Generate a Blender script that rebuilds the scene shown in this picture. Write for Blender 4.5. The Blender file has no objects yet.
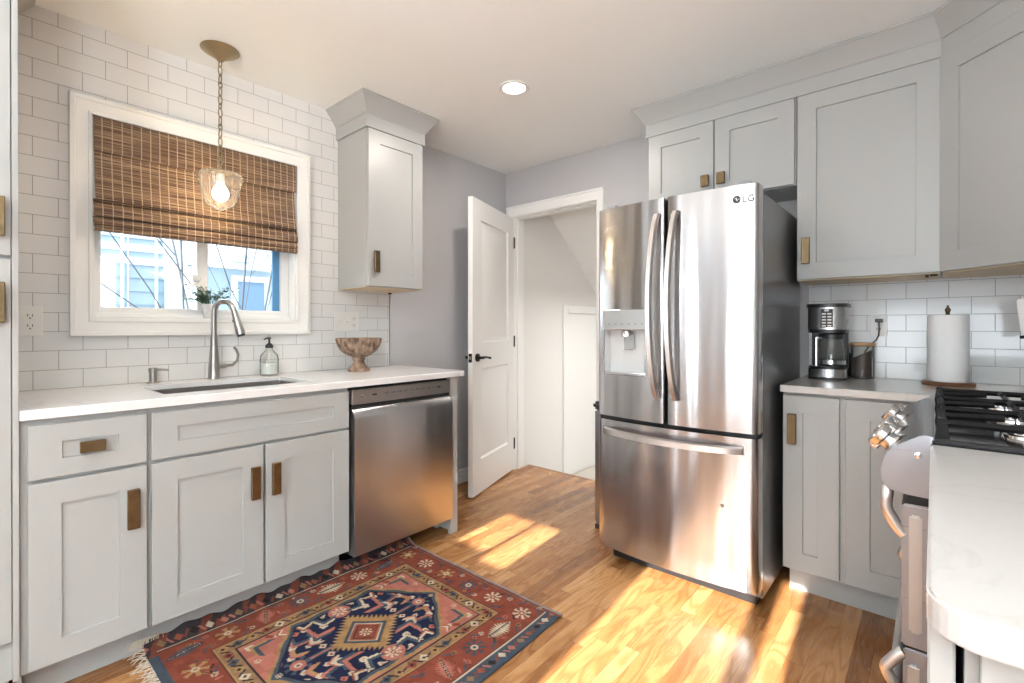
import bpy, bmesh, math, random
import numpy as np
from mathutils import Vector, Matrix
random.seed(7)
R = math.radians
scene = bpy.context.scene
col = scene.collection

# ------------------------------------------------------------------ camera, sky, sun, exposure
cam_d = bpy.data.cameras.new('camera'); cam = bpy.data.objects.new('camera', cam_d); col.objects.link(cam)
cam.location = (2.6683, -2.9696, 1.1602)
cam.rotation_euler = (math.pi/2 - 0.0025, 0, 0.7189)
cam_d.sensor_width = 36; cam_d.lens = 482.2/1024*36
cam_d.shift_y = -(341.5-328.95)/1024
cam_d.clip_start = 0.05
scene.camera = cam
scene.view_settings.view_transform = 'Standard'
scene.view_settings.look = 'None'
scene.view_settings.gamma = 1
scene.view_settings.use_curve_mapping = False
scene.view_settings.exposure = 0.52

world = bpy.data.worlds.new('sky'); scene.world = world; world.use_nodes = True
wn = world.node_tree.nodes; wn['Background'].inputs[0].default_value = (0.74, 0.87, 1.0, 1)
wn['Background'].inputs[1].default_value = 2.3

def lamp(kind, name, loc, energy, color=(1, 1, 1), **kw):
    d = bpy.data.lights.new(name, kind); d.energy = energy; d.color = color
    for k, v in kw.items(): setattr(d, k, v)
    o = bpy.data.objects.new(name, d); col.objects.link(o); o.location = loc
    return o
SUN_EL = R(22)
sun = lamp('SUN', 'sun', (0, -8, 6), 22.0, (1.0, 0.95, 0.88), angle=R(0.35))
sd = Vector((-0.076, 1.0, 0)).normalized()*math.cos(SUN_EL) + Vector((0, 0, -math.sin(SUN_EL)))
sun.rotation_euler = sd.to_track_quat('-Z', 'Y').to_euler()

def area(name, loc, aim, sx, sy, energy, color):
    o = lamp('AREA', name, loc, energy, color, shape='RECTANGLE', size=sx, size_y=sy)
    o.rotation_euler = Vector(aim).to_track_quat('-Z', 'Z').to_euler()
    return o
# added fill lamps standing in for daylight at windows behind and beside the viewer
area('rear_window_fill', (3.1, -5.99, 1.0), (0, 1, 0.25), 2.2, .86, 34, (0.90, 0.96, 1.0))
area('rear_window_fill_narrow', (0.22, -5.99, 1.35), (0, 1, 0.1), .26, 1.5, 20, (0.90, 0.96, 1.0))
area('side_window_fill', (5.99, -4.3, 1.3), (-1, 0.1, 0.1), 2.2, 1.6, 30, (0.90, 0.96, 1.0))
# unseen fill lamps added behind the viewer to brighten the ceiling
for p_, e_ in (((2.9, -4.6, 1.5), 120), ((4.2, -4.0, 1.5), 110)):
    area('ceiling_fill_lamp', p_, (0, 0, 1), .45, .45, e_, (0.92, 0.99, 0.98))
area('daylight_kitchen_window', (-0.16, -2.18, 1.43), (1, 0, 0), 0.8, 0.32, 5, (0.85, 0.93, 1.0))

# ------------------------------------------------------------------ node helpers
def new_mat(name):
    m = bpy.data.materials.new(name); m.use_nodes = True
    return m, m.node_tree.nodes, m.node_tree.links, m.node_tree.nodes['Principled BSDF']
def setp(b, color=None, rough=None, metal=None, spec=None, coat=None, trans=None, ior=None, emis=None, estr=None, aniso=None, alpha=None):
    I = b.inputs
    if color is not None: I['Base Color'].default_value = (*color, 1)
    if rough is not None: I['Roughness'].default_value = rough
    if metal is not None: I['Metallic'].default_value = metal
    if spec is not None: I['Specular IOR Level'].default_value = spec
    if coat is not None: I['Coat Weight'].default_value = coat; I['Coat Roughness'].default_value = 0.08
    if trans is not None: I['Transmission Weight'].default_value = trans
    if ior is not None: I['IOR'].default_value = ior
    if emis is not None: I['Emission Color'].default_value = (*emis, 1); I['Emission Strength'].default_value = estr
    if aniso is not None: I['Anisotropic'].default_value = aniso
def plain(name, color, rough=0.5, metal=0.0, bump=0.0, bscale=80, var=0.03, **kw):
    """a principled surface with a faint procedural mottling and bump"""
    m, n, l, b = new_mat(name); setp(b, color, rough, metal, **kw)
    tc = n.new('ShaderNodeTexCoord'); nz = n.new('ShaderNodeTexNoise'); nz.inputs['Scale'].default_value = bscale*0.12
    nz.inputs['Detail'].default_value = 3
    l.new(tc.outputs['Object'], nz.inputs['Vector'])
    mp = n.new('ShaderNodeMapRange'); mp.inputs['To Min'].default_value = 1-var; mp.inputs['To Max'].default_value = 1+var
    l.new(nz.outputs['Fac'], mp.inputs['Value'])
    mx = n.new('ShaderNodeVectorMath'); mx.operation = 'SCALE'; mx.inputs[0].default_value = color
    l.new(mp.outputs[0], mx.inputs['Scale']); l.new(mx.outputs[0], b.inputs['Base Color'])
    if bump:
        n2 = n.new('ShaderNodeTexNoise'); n2.inputs['Scale'].default_value = bscale
        l.new(tc.outputs['Object'], n2.inputs['Vector'])
        bp = n.new('ShaderNodeBump'); bp.inputs['Strength'].default_value = bump; bp.inputs['Distance'].default_value = 0.002
        l.new(n2.outputs['Fac'], bp.inputs['Height']); l.new(bp.outputs[0], b.inputs['Normal'])
    return m
def math_node(n, l, op, a, b=None, c=None):
    m = n.new('ShaderNodeMath'); m.operation = op
    for i, v in enumerate((a, b, c)):
        if v is None: continue
        if hasattr(v, 'is_output') or hasattr(v, 'links'): l.new(v, m.inputs[i])
        else: m.inputs[i].default_value = v
    return m.outputs[0]
def ramp(n, l, fac, stops):
    r = n.new('ShaderNodeValToRGB'); e = r.color_ramp.elements
    while len(e) < len(stops): e.new(0.5)
    for el, (p, c) in zip(e, stops): el.position = p; el.color = (*c, 1)
    l.new(fac, r.inputs[0]); return r.outputs[0]
def world_pos(n, l):
    g = n.new('ShaderNodeNewGeometry'); s = n.new('ShaderNodeSeparateXYZ'); l.new(g.outputs['Position'], s.inputs[0]); return s.outputs

def tile_mat(name, axis, off, flat=(0.74, 0.735, 0.73), width=0.1485):
    m, n, l, b = new_mat(name); setp(b, flat, 0.09)
    P = world_pos(n, l)
    u = math_node(n, l, 'SUBTRACT', P[axis], off[0]); v = math_node(n, l, 'SUBTRACT', P[2], off[1])
    c = n.new('ShaderNodeCombineXYZ'); l.new(u, c.inputs[0]); l.new(v, c.inputs[1])
    br = n.new('ShaderNodeTexBrick'); br.offset = 0.5; br.offset_frequency = 2
    I = br.inputs; I['Scale'].default_value = 1; I['Brick Width'].default_value = width; I['Row Height'].default_value = 0.0768
    I['Mortar Size'].default_value = 0.0013; I['Mortar Smooth'].default_value = 0.2; I['Bias'].default_value = 0
    I['Color1'].default_value = (*flat, 1); I['Color2'].default_value = (flat[0]*.975, flat[1]*.975, flat[2]*.975, 1)
    I['Mortar'].default_value = (0.33, 0.32, 0.31, 1)
    l.new(c.outputs[0], br.inputs['Vector']); l.new(br.outputs['Color'], b.inputs['Base Color'])
    inv = math_node(n, l, 'SUBTRACT', 1.0, br.outputs['Fac'])
    rr = math_node(n, l, 'MULTIPLY_ADD', br.outputs['Fac'], 0.6, 0.09); l.new(rr, b.inputs['Roughness'])
    nz = n.new('ShaderNodeTexNoise'); nz.inputs['Scale'].default_value = 9; l.new(c.outputs[0], nz.inputs['Vector'])
    h = math_node(n, l, 'MULTIPLY_ADD', nz.outputs['Fac'], 0.25, inv)
    bp = n.new('ShaderNodeBump'); bp.inputs['Strength'].default_value = 0.5; bp.inputs['Distance'].default_value = 0.0015
    l.new(h, bp.inputs['Height']); l.new(bp.outputs[0], b.inputs['Normal'])
    return m

def oak_mat():
    m, n, l, b = new_mat('oak_floor'); setp(b, rough=0.27)
    P = world_pos(n, l); W = 0.057
    xi = math_node(n, l, 'DIVIDE', P[0], W); col_i = math_node(n, l, 'FLOOR', xi)
    w1 = n.new('ShaderNodeTexWhiteNoise'); w1.noise_dimensions = '1D'; l.new(col_i, w1.inputs['W'])
    yo = math_node(n, l, 'MULTIPLY_ADD', w1.outputs['Value'], 3.1, P[1])
    yi = math_node(n, l, 'DIVIDE', yo, 0.62); row_i = math_node(n, l, 'FLOOR', yi)
    cid = n.new('ShaderNodeCombineXYZ'); l.new(col_i, cid.inputs[0]); l.new(row_i, cid.inputs[1])
    w2 = n.new('ShaderNodeTexWhiteNoise'); w2.noise_dimensions = '2D'; l.new(cid.outputs[0], w2.inputs['Vector'])
    # grain coordinates: shifted per board, stretched along the board
    gx = math_node(n, l, 'MULTIPLY_ADD', w2.outputs['Value'], 37.0, math_node(n, l, 'MULTIPLY', P[0], 7.0))
    gy = math_node(n, l, 'MULTIPLY_ADD', w2.outputs['Value'], 11.0, math_node(n, l, 'MULTIPLY', P[1], 1.5))
    g = n.new('ShaderNodeCombineXYZ'); l.new(gx, g.inputs[0]); l.new(gy, g.inputs[1]); l.new(w2.outputs['Value'], g.inputs[2])
    nz = n.new('ShaderNodeTexNoise'); nz.inputs['Scale'].default_value = 1.0; nz.inputs['Detail'].default_value = 2; nz.inputs['Distortion'].default_value = 0.4
    l.new(g.outputs[0], nz.inputs['Vector'])
    rings = math_node(n, l, 'SINE', math_node(n, l, 'MULTIPLY', nz.outputs['Fac'], 62.0))
    rings = math_node(n, l, 'MULTIPLY_ADD', rings, 0.5, 0.5)
    rings = math_node(n, l, 'POWER', rings, 2.5)
    f = n.new('ShaderNodeCombineXYZ'); l.new(math_node(n, l, 'MULTIPLY', P[0], 420), f.inputs[0]); l.new(math_node(n, l, 'MULTIPLY', gy, 7), f.inputs[1])
    fine = n.new('ShaderNodeTexNoise'); fine.inputs['Scale'].default_value = 1; fine.inputs['Detail'].default_value = 3; l.new(f.outputs[0], fine.inputs['Vector'])
    base = ramp(n, l, w2.outputs['Value'], [(0, (0.27, 0.115, 0.04)), (0.25, (0.37, 0.17, 0.06)), (0.65, (0.46, 0.225, 0.085)), (1, (0.57, 0.315, 0.135))])
    dark = n.new('ShaderNodeMix'); dark.data_type = 'RGBA'; dark.blend_type = 'MULTIPLY'
    fac = math_node(n, l, 'MULTIPLY_ADD', fine.outputs['Fac'], 0.35, math_node(n, l, 'MULTIPLY', rings, 0.40))
    l.new(fac, dark.inputs['Factor']); l.new(base, dark.inputs['A']); dark.inputs['B'].default_value = (0.50, 0.33, 0.20, 1)
    # seams
    fx = math_node(n, l, 'FRACT', xi); fy = math_node(n, l, 'FRACT', yi)
    ex = math_node(n, l, 'MINIMUM', fx, math_node(n, l, 'SUBTRACT', 1.0, fx)); ex = math_node(n, l, 'LESS_THAN', ex, 0.014)
    ey = math_node(n, l, 'LESS_THAN', math_node(n, l, 'MINIMUM', fy, math_node(n, l, 'SUBTRACT', 1.0, fy)), 0.0016)
    seam = math_node(n, l, 'MAXIMUM', ex, ey)
    mx = n.new('ShaderNodeMix'); mx.data_type = 'RGBA'; l.new(math_node(n, l, 'MULTIPLY', seam, 0.55), mx.inputs['Factor'])
    l.new(dark.outputs['Result'], mx.inputs['A']); mx.inputs['B'].default_value = (0.08, 0.03, 0.01, 1)
    l.new(mx.outputs['Result'], b.inputs['Base Color'])
    rr = math_node(n, l, 'MULTIPLY_ADD', fine.outputs['Fac'], 0.12, 0.2); l.new(rr, b.inputs['Roughness'])
    bp = n.new('ShaderNodeBump'); bp.inputs['Strength'].default_value = 0.25; bp.inputs['Distance'].default_value = 0.001
    l.new(math_node(n, l, 'MULTIPLY_ADD', seam, -1.0, math_node(n, l, 'MULTIPLY', fine.outputs['Fac'], 0.3)), bp.inputs['Height']); l.new(bp.outputs[0], b.inputs['Normal'])
    return m

def steel_mat(name, color=(0.60, 0.60, 0.615), rough=0.2, vertical=True, wave=0.0, wscale=(5, 5, 0.7), aniso=0.0, arot=0.0):
    """brushed stainless steel: fine streaks in one direction, optional shallow denting of the sheet"""
    m, n, l, b = new_mat(name); setp(b, color, rough, 1.0)
    g = n.new('ShaderNodeNewGeometry'); mp = n.new('ShaderNodeMapping'); l.new(g.outputs['Position'], mp.inputs[0])
    mp.inputs['Scale'].default_value = (500, 500, 3) if vertical else (4, 4, 700)
    nz = n.new('ShaderNodeTexNoise'); nz.inputs['Scale'].default_value = 1; nz.inputs['Detail'].default_value = 2; l.new(mp.outputs[0], nz.inputs['Vector'])
    l.new(math_node(n, l, 'MULTIPLY_ADD', nz.outputs['Fac'], 0.12, rough-0.06), b.inputs['Roughness'])
    bp = n.new('ShaderNodeBump'); bp.inputs['Strength'].default_value = 0.06; bp.inputs['Distance'].default_value = 0.0004
    l.new(nz.outputs['Fac'], bp.inputs['Height'])
    if aniso:
        b.inputs['Anisotropic'].default_value = aniso; b.inputs['Anisotropic Rotation'].default_value = arot
        tg = n.new('ShaderNodeTangent'); tg.direction_type = 'RADIAL'; tg.axis = 'Z'; l.new(tg.outputs[0], b.inputs['Tangent'])
    last = bp
    if wave:
        m2 = n.new('ShaderNodeMapping'); m2.inputs['Scale'].default_value = wscale; l.new(g.outputs['Position'], m2.inputs[0])
        n2 = n.new('ShaderNodeTexNoise'); n2.inputs['Scale'].default_value = 1; n2.inputs['Detail'].default_value = 1; l.new(m2.outputs[0], n2.inputs['Vector'])
        b2 = n.new('ShaderNodeBump'); b2.inputs['Strength'].default_value = 1.0; b2.inputs['Distance'].default_value = wave
        l.new(n2.outputs['Fac'], b2.inputs['Height']); l.new(bp.outputs[0], b2.inputs['Normal']); last = b2
    l.new(last.outputs[0], b.inputs['Normal'])
    return m

def quartz_mat(name, color, vein=.92):
    m, n, l, b = new_mat(name); setp(b, color, 0.12)
    g = n.new('ShaderNodeNewGeometry')
    nz = n.new('ShaderNodeTexNoise'); nz.inputs['Scale'].default_value = 2.3; nz.inputs['Detail'].default_value = 6; nz.inputs['Distortion'].default_value = 1.2
    l.new(g.outputs['Position'], nz.inputs['Vector'])
    d = math_node(n, l, 'ABSOLUTE', math_node(n, l, 'SUBTRACT', nz.outputs['Fac'], 0.5))
    c = ramp(n, l, d, [(0.0, tuple(x*vein for x in color)), (0.008, tuple(x*.985 for x in color)), (0.03, color)])
    l.new(c, b.inputs['Base Color'])
    return m

def glass_mat(name, tint=(0.97, 0.985, 0.98), refl=0.25, rough=0.0, film=0.0):
    m = bpy.data.materials.new(name); m.use_nodes = True; n = m.node_tree.nodes; l = m.node_tree.links
    n.remove(n['Principled BSDF']); out = n['Material Output']
    t = n.new('ShaderNodeBsdfTransparent'); t.inputs[0].default_value = (*tint, 1)
    g = n.new('ShaderNodeBsdfGlossy'); g.inputs['Roughness'].default_value = rough
    fr = n.new('ShaderNodeLayerWeight'); fr.inputs[0].default_value = refl
    k = math_node(n, l, 'MULTIPLY_ADD', fr.outputs['Fresnel'], 0.8, 0.02)
    mx = n.new('ShaderNodeMixShader'); l.new(k, mx.inputs[0]); l.new(t.outputs[0], mx.inputs[1]); l.new(g.outputs[0], mx.inputs[2])
    last = mx.outputs[0]
    if film:
        df = n.new('ShaderNodeBsdfDiffuse'); df.inputs[0].default_value = (.9, .9, .88, 1); m2 = n.new('ShaderNodeMixShader'); m2.inputs[0].default_value = film
        l.new(last, m2.inputs[1]); l.new(df.outputs[0], m2.inputs[2]); last = m2.outputs[0]
    l.new(last, out.inputs[0]); return m

def bamboo_mat():
    m, n, l, b = new_mat('woven_bamboo'); out = n['Material Output']; setp(b, rough=0.6)
    P = world_pos(n, l)
    c = n.new('ShaderNodeCombineXYZ'); l.new(math_node(n, l, 'MULTIPLY', P[1], 5), c.inputs[0]); l.new(math_node(n, l, 'MULTIPLY', P[2], 260), c.inputs[1]); l.new(math_node(n, l, 'MULTIPLY', P[0], 60), c.inputs[2])
    nz = n.new('ShaderNodeTexNoise'); nz.inputs['Scale'].default_value = 1; nz.inputs['Detail'].default_value = 2; l.new(c.outputs[0], nz.inputs['Vector'])
    base = ramp(n, l, nz.outputs['Fac'], [(0.30, (0.09, 0.052, 0.036)), (0.48, (0.19, 0.112, 0.070)), (0.66, (0.48, 0.33, 0.21))])
    th = math_node(n, l, 'FRACT', math_node(n, l, 'DIVIDE', P[1], 0.0335)); th = math_node(n, l, 'LESS_THAN', th, 0.11)
    mx = n.new('ShaderNodeMix'); mx.data_type = 'RGBA'; l.new(math_node(n, l, 'MULTIPLY', th, 0.8), mx.inputs['Factor']); l.new(base, mx.inputs['A']); mx.inputs['B'].default_value = (0.68, 0.52, 0.36, 1)
    l.new(mx.outputs['Result'], b.inputs['Base Color'])
    tr = n.new('ShaderNodeBsdfTranslucent'); l.new(mx.outputs['Result'], tr.inputs[0])
    ms = n.new('ShaderNodeMixShader'); ms.inputs[0].default_value = 0.35; l.new(b.outputs[0], ms.inputs[1]); l.new(tr.outputs[0], ms.inputs[2]); l.new(ms.outputs[0], out.inputs[0])
    bp = n.new('ShaderNodeBump'); bp.inputs['Strength'].default_value = 0.5; bp.inputs['Distance'].default_value = 0.002
    l.new(nz.outputs['Fac'], bp.inputs['Height']); l.new(bp.outputs[0], b.inputs['Normal'])
    return m

def wood_mat(name, c0, c1, scale=30, rough=0.45, stretch=(1, 1, 6)):
    m, n, l, b = new_mat(name); setp(b, rough=rough)
    tc = n.new('ShaderNodeTexCoord'); mp = n.new('ShaderNodeMapping'); mp.inputs['Scale'].default_value = stretch; l.new(tc.outputs['Object'], mp.inputs[0])
    nz = n.new('ShaderNodeTexNoise'); nz.inputs['Scale'].default_value = scale; nz.inputs['Detail'].default_value = 5; l.new(mp.outputs[0], nz.inputs['Vector'])
    l.new(ramp(n, l, nz.outputs['Fac'], [(0.35, c0), (0.65, c1)]), b.inputs['Base Color'])
    bp = n.new('ShaderNodeBump'); bp.inputs['Strength'].default_value = 0.4; bp.inputs['Distance'].default_value = 0.003
    l.new(nz.outputs['Fac'], bp.inputs['Height']); l.new(bp.outputs[0], b.inputs['Normal'])
    return m

M = {}
M['cab'] = plain('grey_cabinet_paint', (0.39, 0.393, 0.388), 0.36, var=0.01)
M['cab_in'] = plain('cabinet_gap_shadowed_wood', (0.30, 0.30, 0.29), 0.6)
M['birch'] = plain('birch_ply', (0.62, 0.50, 0.34), 0.5, var=0.08)
M['wall'] = plain('grey_wall_paint', (0.475, 0.47, 0.485), 0.6, bump=0.15, bscale=250, var=0.01)
M['wall_warm'] = plain('stair_wall_paint', (0.72, 0.705, 0.685), 0.6, bump=0.1, bscale=250, var=0.01)
M['ceil'] = plain('ceiling_paint', (0.875, 0.90, 0.905), 0.7, bump=0.35, bscale=120, var=0.01)
M['white'] = plain('white_trim_paint', (0.80, 0.80, 0.79), 0.3, var=0.01)
M['vinyl'] = plain('white_vinyl', (0.84, 0.84, 0.84), 0.3, var=0.005)
M['quartz'] = quartz_mat('white_quartz', (0.80, 0.795, 0.80))
M['quartz_r'] = quartz_mat('cream_quartz', (0.60, 0.575, 0.56), .93)
M['steel'] = steel_mat('fridge_steel', (0.53, 0.52, 0.525), 0.2, True, wave=0.014, wscale=(7, 3, 0.55), aniso=0.75, arot=0.25)
M['steel_dw'] = steel_mat('dishwasher_steel', (0.55, 0.55, 0.56), 0.34, True, wave=0.006, wscale=(4, 6, 0.6), aniso=0.85, arot=0.25)
M['steel_p'] = plain('satin_steel', (0.52, 0.51, 0.50), 0.36, 1.0, var=.02)
M['steel_c'] = steel_mat('appliance_steel', (0.5, 0.5, 0.5), 0.25, True)
M['steel_r'] = steel_mat('range_steel', (0.33, 0.335, 0.36), 0.3, False)
M['nickel'] = plain('brushed_nickel', (0.40, 0.385, 0.37), 0.3, 1.0)
M['handle'] = plain('satin_handle', (0.78, 0.74, 0.72), 0.33, 1.0, var=.02)
M['knobm'] = plain('knob_chrome', (0.62, 0.61, 0.60), 0.2, 1.0, var=.01)
M['chrome'] = plain('chrome', (0.75, 0.75, 0.76), 0.08, 1.0, var=0.005)
M['sink'] = plain('sink_steel', (0.36, 0.34, 0.33), 0.38, 1.0)
M['fr_side'] = plain('fridge_side_enamel', (0.16, 0.16, 0.165), 0.28, 0.6)
M['brass'] = plain('antique_brass', (0.19, 0.135, 0.075), 0.40, 1.0, bscale=300, var=0.3)
M['brass_l'] = plain('satin_brass', (0.40, 0.32, 0.20), 0.38, 1.0, var=0.1)
M['black'] = plain('black_plastic', (0.012, 0.012, 0.013), 0.3)
M['iron'] = plain('cast_iron', (0.008, 0.008, 0.009), 0.5, spec=.2, bump=0.4, bscale=400)
M['dark'] = plain('dark_gap', (0.01, 0.01, 0.01), 0.7)
M['bronze'] = plain('oil_rubbed_bronze', (0.02, 0.017, 0.015), 0.35, 0.6)
M['paper'] = plain('paper_towel', (0.86, 0.86, 0.87), 0.9, bump=0.5, bscale=300)
M['plate'] = plain('outlet_plate', (0.76, 0.74, 0.71), 0.35, var=0.005)
M['slot'] = plain('outlet_slots', (0.10, 0.09, 0.08), 0.6)
M['glass'] = glass_mat('window_glass')
M['glass_j'] = glass_mat('jar_glass', (0.99, 0.995, 0.99), 0.12, film=.012)
M['glass_p'] = glass_mat('pendant_glass', (1, 1, .995), 0.08, film=.035)
M['coffee'] = plain('ground_coffee', (0.035, 0.017, 0.012), 0.9, bump=0.8, bscale=500)
M['liquid'] = plain('white_soap', (0.72, 0.73, 0.70), 0.25)
M['walnut'] = wood_mat('walnut', (0.08, 0.035, 0.015), (0.2, 0.09, 0.04), 20, 0.3)
M['oaklid'] = wood_mat('lid_wood', (0.34, 0.19, 0.09), (0.48, 0.29, 0.15), 20, 0.4)
M['bowlwood'] = wood_mat('carved_wood', (0.08, 0.045, 0.028), (0.40, 0.27, 0.19), 45, 0.75, (1, 1, 0.35))
M['bamboo'] = bamboo_mat()
M['bamboo_d'] = plain('shade_binding', (0.035, 0.022, 0.018), 0.7)
M['leafm'] = plain('plant_leaves', (0.07, 0.13, 0.075), 0.55, var=0.3, bscale=400)
M['pot'] = plain('woven_pot', (0.6, 0.59, 0.58), 0.7, bump=1.0, bscale=260, var=0.25)
M['soil'] = plain('soil', (0.03, 0.02, 0.015), 0.9)
M['floor'] = oak_mat()
M['nosing'] = wood_mat('oak_nosing', (0.22, 0.09, 0.03), (0.33, 0.15, 0.05), 30, 0.3, (0.4, 8, 8))
M['stairfl'] = plain('landing_vinyl', (0.60, 0.56, 0.50), 0.5)
M['tile_l'] = tile_mat('subway_tile_left', 1, (-2.784-.07425, 0.914))
M['tile_b'] = tile_mat('subway_tile_back', 0, (2.493-.07515, 0.914), (0.74, 0.745, 0.75), .1503)
M['siding'] = plain('blue_siding', (0.42, 0.52, 0.60), 0.7)
M['exttrim'] = plain('exterior_trim', (0.85, 0.87, 0.9), 0.6)
M['extglass'] = plain('exterior_window', (0.16, 0.26, 0.38), 0.15)
M['bark'] = plain('bark', (0.05, 0.06, 0.075), 0.8, var=0.2)
M['snow'] = plain('pale_ground', (0.55, 0.56, 0.55), 0.8)
M['fringe'] = plain('cotton_fringe', (0.55, 0.47, 0.38), 0.9, var=0.2)
def emit(name, color, strength):
    m, n, l, b = new_mat(name); setp(b, (0.9, 0.9, 0.88), 0.4, emis=color, estr=strength); return m
M['led'] = emit('downlight_lens', (1, 0.93, 0.84), 9)
M['bulb'] = emit('bulb_glow', (1, 0.80, 0.52), 14)

# ------------------------------------------------------------------ mesh helpers
class MB:
    """collects shapes, in world coordinates, into one mesh"""
    def __init__(s): s.bm = bmesh.new(); s.smooth = False
    def box(s, x0, x1, y0, y1, z0, z1, bev=0.0, seg=1):
        x0, x1 = sorted((x0, x1)); y0, y1 = sorted((y0, y1)); z0, z1 = sorted((z0, z1))
        g = bmesh.new()
        bmesh.ops.create_cube(g, size=1)
        bmesh.ops.scale(g, vec=(x1-x0, y1-y0, z1-z0), verts=g.verts)
        bmesh.ops.translate(g, vec=((x0+x1)/2, (y0+y1)/2, (z0+z1)/2), verts=g.verts)
        if bev: bmesh.ops.bevel(g, geom=g.edges[:], offset=min(bev, .45*min(x1-x0, y1-y0, z1-z0)), segments=seg, affect='EDGES')
        s.add(g); return s
    def add(s, g, mat=None):
        me = bpy.data.meshes.new('t'); g.to_mesh(me); g.free()
        if mat is not None: me.transform(mat)
        s.bm.from_mesh(me); bpy.data.meshes.remove(me); return s
    def obox(s, o, u, v, n, w, h, d, bev=0.0, seg=1):
        """box from corner o spanning w along u, h along v, d along n"""
        g = bmesh.new(); bmesh.ops.create_cube(g, size=1)
        bmesh.ops.translate(g, vec=(.5, .5, .5), verts=g.verts); bmesh.ops.scale(g, vec=(w, h, d), verts=g.verts)
        if bev: bmesh.ops.bevel(g, geom=g.edges[:], offset=bev, segments=seg, affect='EDGES')
        return s.add(g, frame(o, u, v, n))
    def prism(s, pts, axis_from, axis_to, plane='xz', bev=0.0, seg=2):
        """closed 2D outline swept along the remaining axis"""
        def mk(p, t):
            if plane == 'xz': return (p[0], t, p[1])
            if plane == 'yz': return (t, p[0], p[1])
            return (p[0], p[1], t)
        g = bmesh.new(); a = [g.verts.new(mk(p, axis_from)) for p in pts]; b = [g.verts.new(mk(p, axis_to)) for p in pts]
        k = len(pts)
        g.faces.new(a); g.faces.new(b[::-1])
        for i in range(k): g.faces.new((a[i], b[i], b[(i+1) % k], a[(i+1) % k]))
        bmesh.ops.recalc_face_normals(g, faces=g.faces)
        if bev: bmesh.ops.bevel(g, geom=g.edges[:], offset=bev, segments=seg, affect='EDGES')
        return s.add(g)
    def lathe(s, prof, c=(0, 0, 0), seg=32, axis=None, sharp=False):
        """prof: list of (radius, height)"""
        g = bmesh.new(); rings = []
        for r, z in prof:
            if r < 1e-6: rings.append([g.verts.new((0, 0, z))])
            else: rings.append([g.verts.new((r*math.cos(2*math.pi*i/seg), r*math.sin(2*math.pi*i/seg), z)) for i in range(seg)])
        for A, B in zip(rings, rings[1:]):
            if len(A) == 1 and len(B) == 1: continue
            for i in range(seg):
                j = (i+1) % seg
                if len(A) == 1: g.faces.new((A[0], B[j], B[i]))
                elif len(B) == 1: g.faces.new((A[i], A[j], B[0]))
                else: g.faces.new((A[i], A[j], B[j], B[i]))
        for Rg in (rings[0], rings[-1]):
            if len(Rg) > 1 and s_closed(prof): pass
        if len(rings[0]) > 1 and not s_loop(prof): g.faces.new(rings[0][::-1])
        if len(rings[-1]) > 1 and not s_loop(prof): g.faces.new(rings[-1])
        bmesh.ops.recalc_face_normals(g, faces=g.faces)
        m = Matrix.Translation(c)
        if axis is not None: m = m @ Vector(axis).to_track_quat('Z', 'Y').to_matrix().to_4x4()
        return s.add(g, m)
    def cyl(s, a, b, r, r2=None, seg=24):
        a, b = Vector(a), Vector(b); r2 = r if r2 is None else r2
        return s.lathe([(r, 0), (r2, (b-a).length)], a, seg, b-a)
    def tube(s, pts, rad, seg=12, cap=True):
        """swept circle along points; rad a number or one per point"""
        pts = [Vector(p) for p in pts]; k = len(pts); rs = rad if isinstance(rad, (list, tuple)) else [rad]*k
        g = bmesh.new(); rings = []; up = None
        for i, p in enumerate(pts):
            t = (pts[min(i+1, k-1)]-pts[max(i-1, 0)]).normalized()
            if up is None:
                up = Vector((0, 0, 1)) if abs(t.z) < .9 else Vector((1, 0, 0))
            up = (up - t*up.dot(t)).normalized(); sd_ = t.cross(up)
            rings.append([g.verts.new(p + (up*math.cos(2*math.pi*j/seg)+sd_*math.sin(2*math.pi*j/seg))*rs[i]) for j in range(seg)])
        for A, B in zip(rings, rings[1:]):
            for j in range(seg): g.faces.new((A[j], A[(j+1) % seg], B[(j+1) % seg], B[j]))
        if cap: g.faces.new(rings[0][::-1]); g.faces.new(rings[-1])
        bmesh.ops.recalc_face_normals(g, faces=g.faces)
        return s.add(g)
    def torus(s, c, R_, r, mat=None, seg=20, rs=8, sy=1.0):
        pts = []
        g = bmesh.new(); rings = []
        for i in range(seg):
            a = 2*math.pi*i/seg; cx, cy = math.cos(a), math.sin(a)
            rings.append([g.verts.new((cx*(R_+r*math.cos(2*math.pi*j/rs)), sy*cy*R_+cy*r*math.cos(2*math.pi*j/rs), r*math.sin(2*math.pi*j/rs))) for j in range(rs)])
        for i in range(seg):
            A, B = rings[i], rings[(i+1) % seg]
            for j in range(rs): g.faces.new((A[j], B[j], B[(j+1) % rs], A[(j+1) % rs]))
        bmesh.ops.recalc_face_normals(g, faces=g.faces)
        return s.add(g, Matrix.Translation(c) @ (mat or Matrix.Identity(4)))
    def build(s, name, mat, parent=None, smooth=None, angle=35):
        me = bpy.data.meshes.new(name)
        o = bpy.data.objects.new(name, me); col.objects.link(o)
        org = Vector((0, 0, 0))
        if parent is not None:
            o.parent = parent; org = origin(parent)
        bmesh.ops.translate(s.bm, vec=-org, verts=s.bm.verts)
        s.bm.to_mesh(me); s.bm.free()
        if mat is not None: me.materials.append(mat)
        me.shade_smooth()
        me.set_sharp_from_angle(angle=R(angle))
        return o
def s_closed(p): return False
def s_loop(p): return abs(p[0][0]-p[-1][0]) < 1e-6 and abs(p[0][1]-p[-1][1]) < 1e-6
def origin(o):
    v = Vector((0, 0, 0))
    while o is not None: v += Vector(o.location); o = o.parent
    return v
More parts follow.
